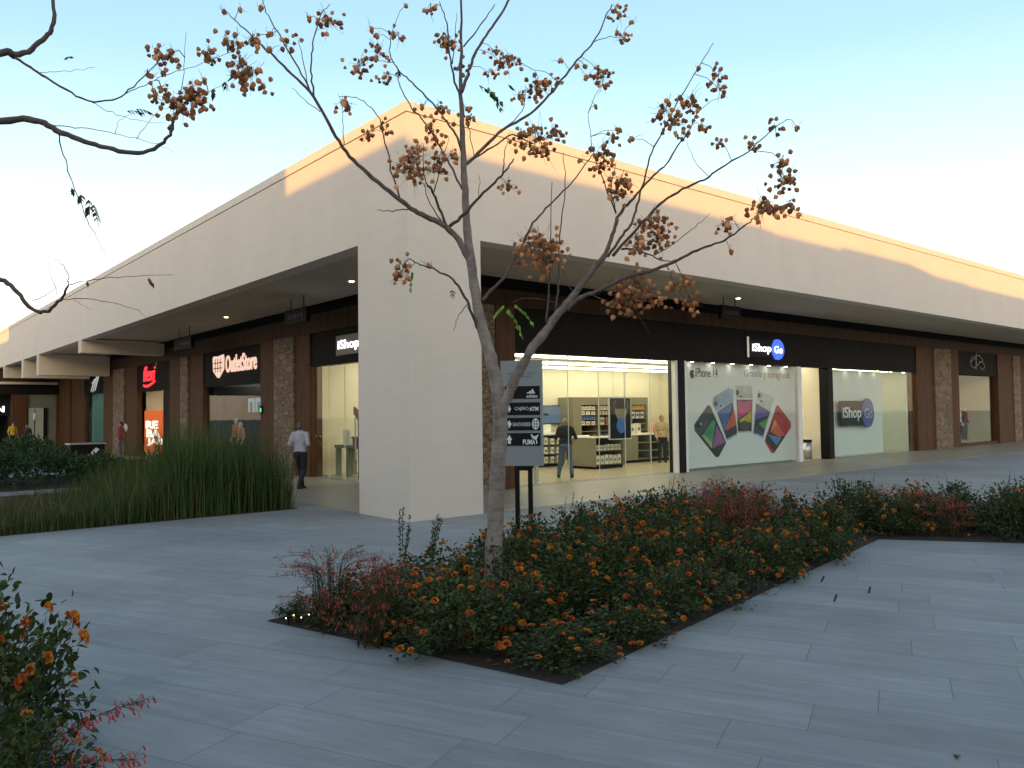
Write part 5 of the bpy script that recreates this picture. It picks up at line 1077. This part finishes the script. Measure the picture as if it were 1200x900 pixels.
# ------------------------------------------------------------------ sky, sun, view
wd = bpy.data.worlds.new('World'); SC.world = wd; wd.use_nodes = True; nt = wd.node_tree; nt.nodes.clear()
out = nt.nodes.new('ShaderNodeOutputWorld'); sky = nt.nodes.new('ShaderNodeTexSky'); sky.sky_type = 'NISHITA'; sky.sun_disc = False
SUN_AZ = math.radians(225)
sky.sun_elevation = SUN_EL; sky.sun_rotation = SUN_AZ; sky.air_density = 1.0; sky.dust_density = 1.2; sky.ozone_density = 1.5
bg = nt.nodes.new('ShaderNodeBackground'); bg.inputs[1].default_value = .12; nt.links.new(sky.outputs[0], bg.inputs[0])
tc = nt.nodes.new('ShaderNodeTexCoord'); sp = nt.nodes.new('ShaderNodeSeparateXYZ'); nt.links.new(tc.outputs['Generated'], sp.inputs[0])
rp_ = nt.nodes.new('ShaderNodeValToRGB'); nt.links.new(sp.outputs[2], rp_.inputs[0]); e = rp_.color_ramp.elements
STOPS = [(0, (1.40, 1.08, .80)), (.08, (1.22, 1.02, .83)), (.16, (.80, .80, .76)), (.26, (.46, .57, .60)), (.40, (.24, .39, .48)), (.6, (.18, .30, .40)), (1, (.12, .19, .28))]
while len(e) < len(STOPS): e.new(.5)
for i, (p, c) in enumerate(STOPS): e[i].position = p; e[i].color = (*c, 1)
bg2 = nt.nodes.new('ShaderNodeBackground'); bg2.inputs[1].default_value = .75; nt.links.new(rp_.outputs[0], bg2.inputs[0])
dt = nt.nodes.new('ShaderNodeVectorMath'); dt.operation = 'DOT_PRODUCT'; nt.links.new(tc.outputs['Generated'], dt.inputs[0]); dt.inputs[1].default_value = (-.70, -.70, .14)
mx_ = nt.nodes.new('ShaderNodeMath'); mx_.operation = 'MAXIMUM'; mx_.inputs[1].default_value = 0; nt.links.new(dt.outputs['Value'], mx_.inputs[0])
pw = nt.nodes.new('ShaderNodeMath'); pw.operation = 'POWER'; pw.inputs[1].default_value = 2.6; nt.links.new(mx_.outputs[0], pw.inputs[0])
ms = nt.nodes.new('ShaderNodeMath'); ms.operation = 'MULTIPLY'; ms.inputs[1].default_value = .62; nt.links.new(pw.outputs[0], ms.inputs[0])
bg3 = nt.nodes.new('ShaderNodeBackground'); bg3.inputs[0].default_value = (1, .74, .52, 1); nt.links.new(ms.outputs[0], bg3.inputs[1])
ad0 = nt.nodes.new('ShaderNodeAddShader'); nt.links.new(bg3.outputs[0], ad0.inputs[0]); nt.links.new(bg.outputs[0], ad0.inputs[1]); bg = ad0
ad = nt.nodes.new('ShaderNodeAddShader'); nt.links.new(bg.outputs[0], ad.inputs[0]); nt.links.new(bg2.outputs[0], ad.inputs[1]); nt.links.new(ad.outputs[0], out.inputs[0])
sl = bpy.data.lights.new('sun', 'SUN'); sl.energy = 2.9; sl.angle = math.radians(.3); sl.color = (1, .45, .06); so = bpy.data.objects.new('sun', sl); C.objects.link(so)
dv = Vector((-math.cos(SUN_EL)/math.sqrt(2), -math.cos(SUN_EL)/math.sqrt(2), math.sin(SUN_EL))); so.rotation_euler = dv.to_track_quat('Z', 'Y').to_euler(); so.location = (0, 0, 30)
SC.view_settings.view_transform = 'Standard'; SC.view_settings.look = 'None'; SC.view_settings.exposure = .95; SC.view_settings.gamma = 1
SC.render.engine = 'CYCLES'; SC.cycles.use_denoising = True; SC.cycles.max_bounces = 8; SC.cycles.transparent_max_bounces = 16; SC.cycles.sample_clamp_indirect = 6
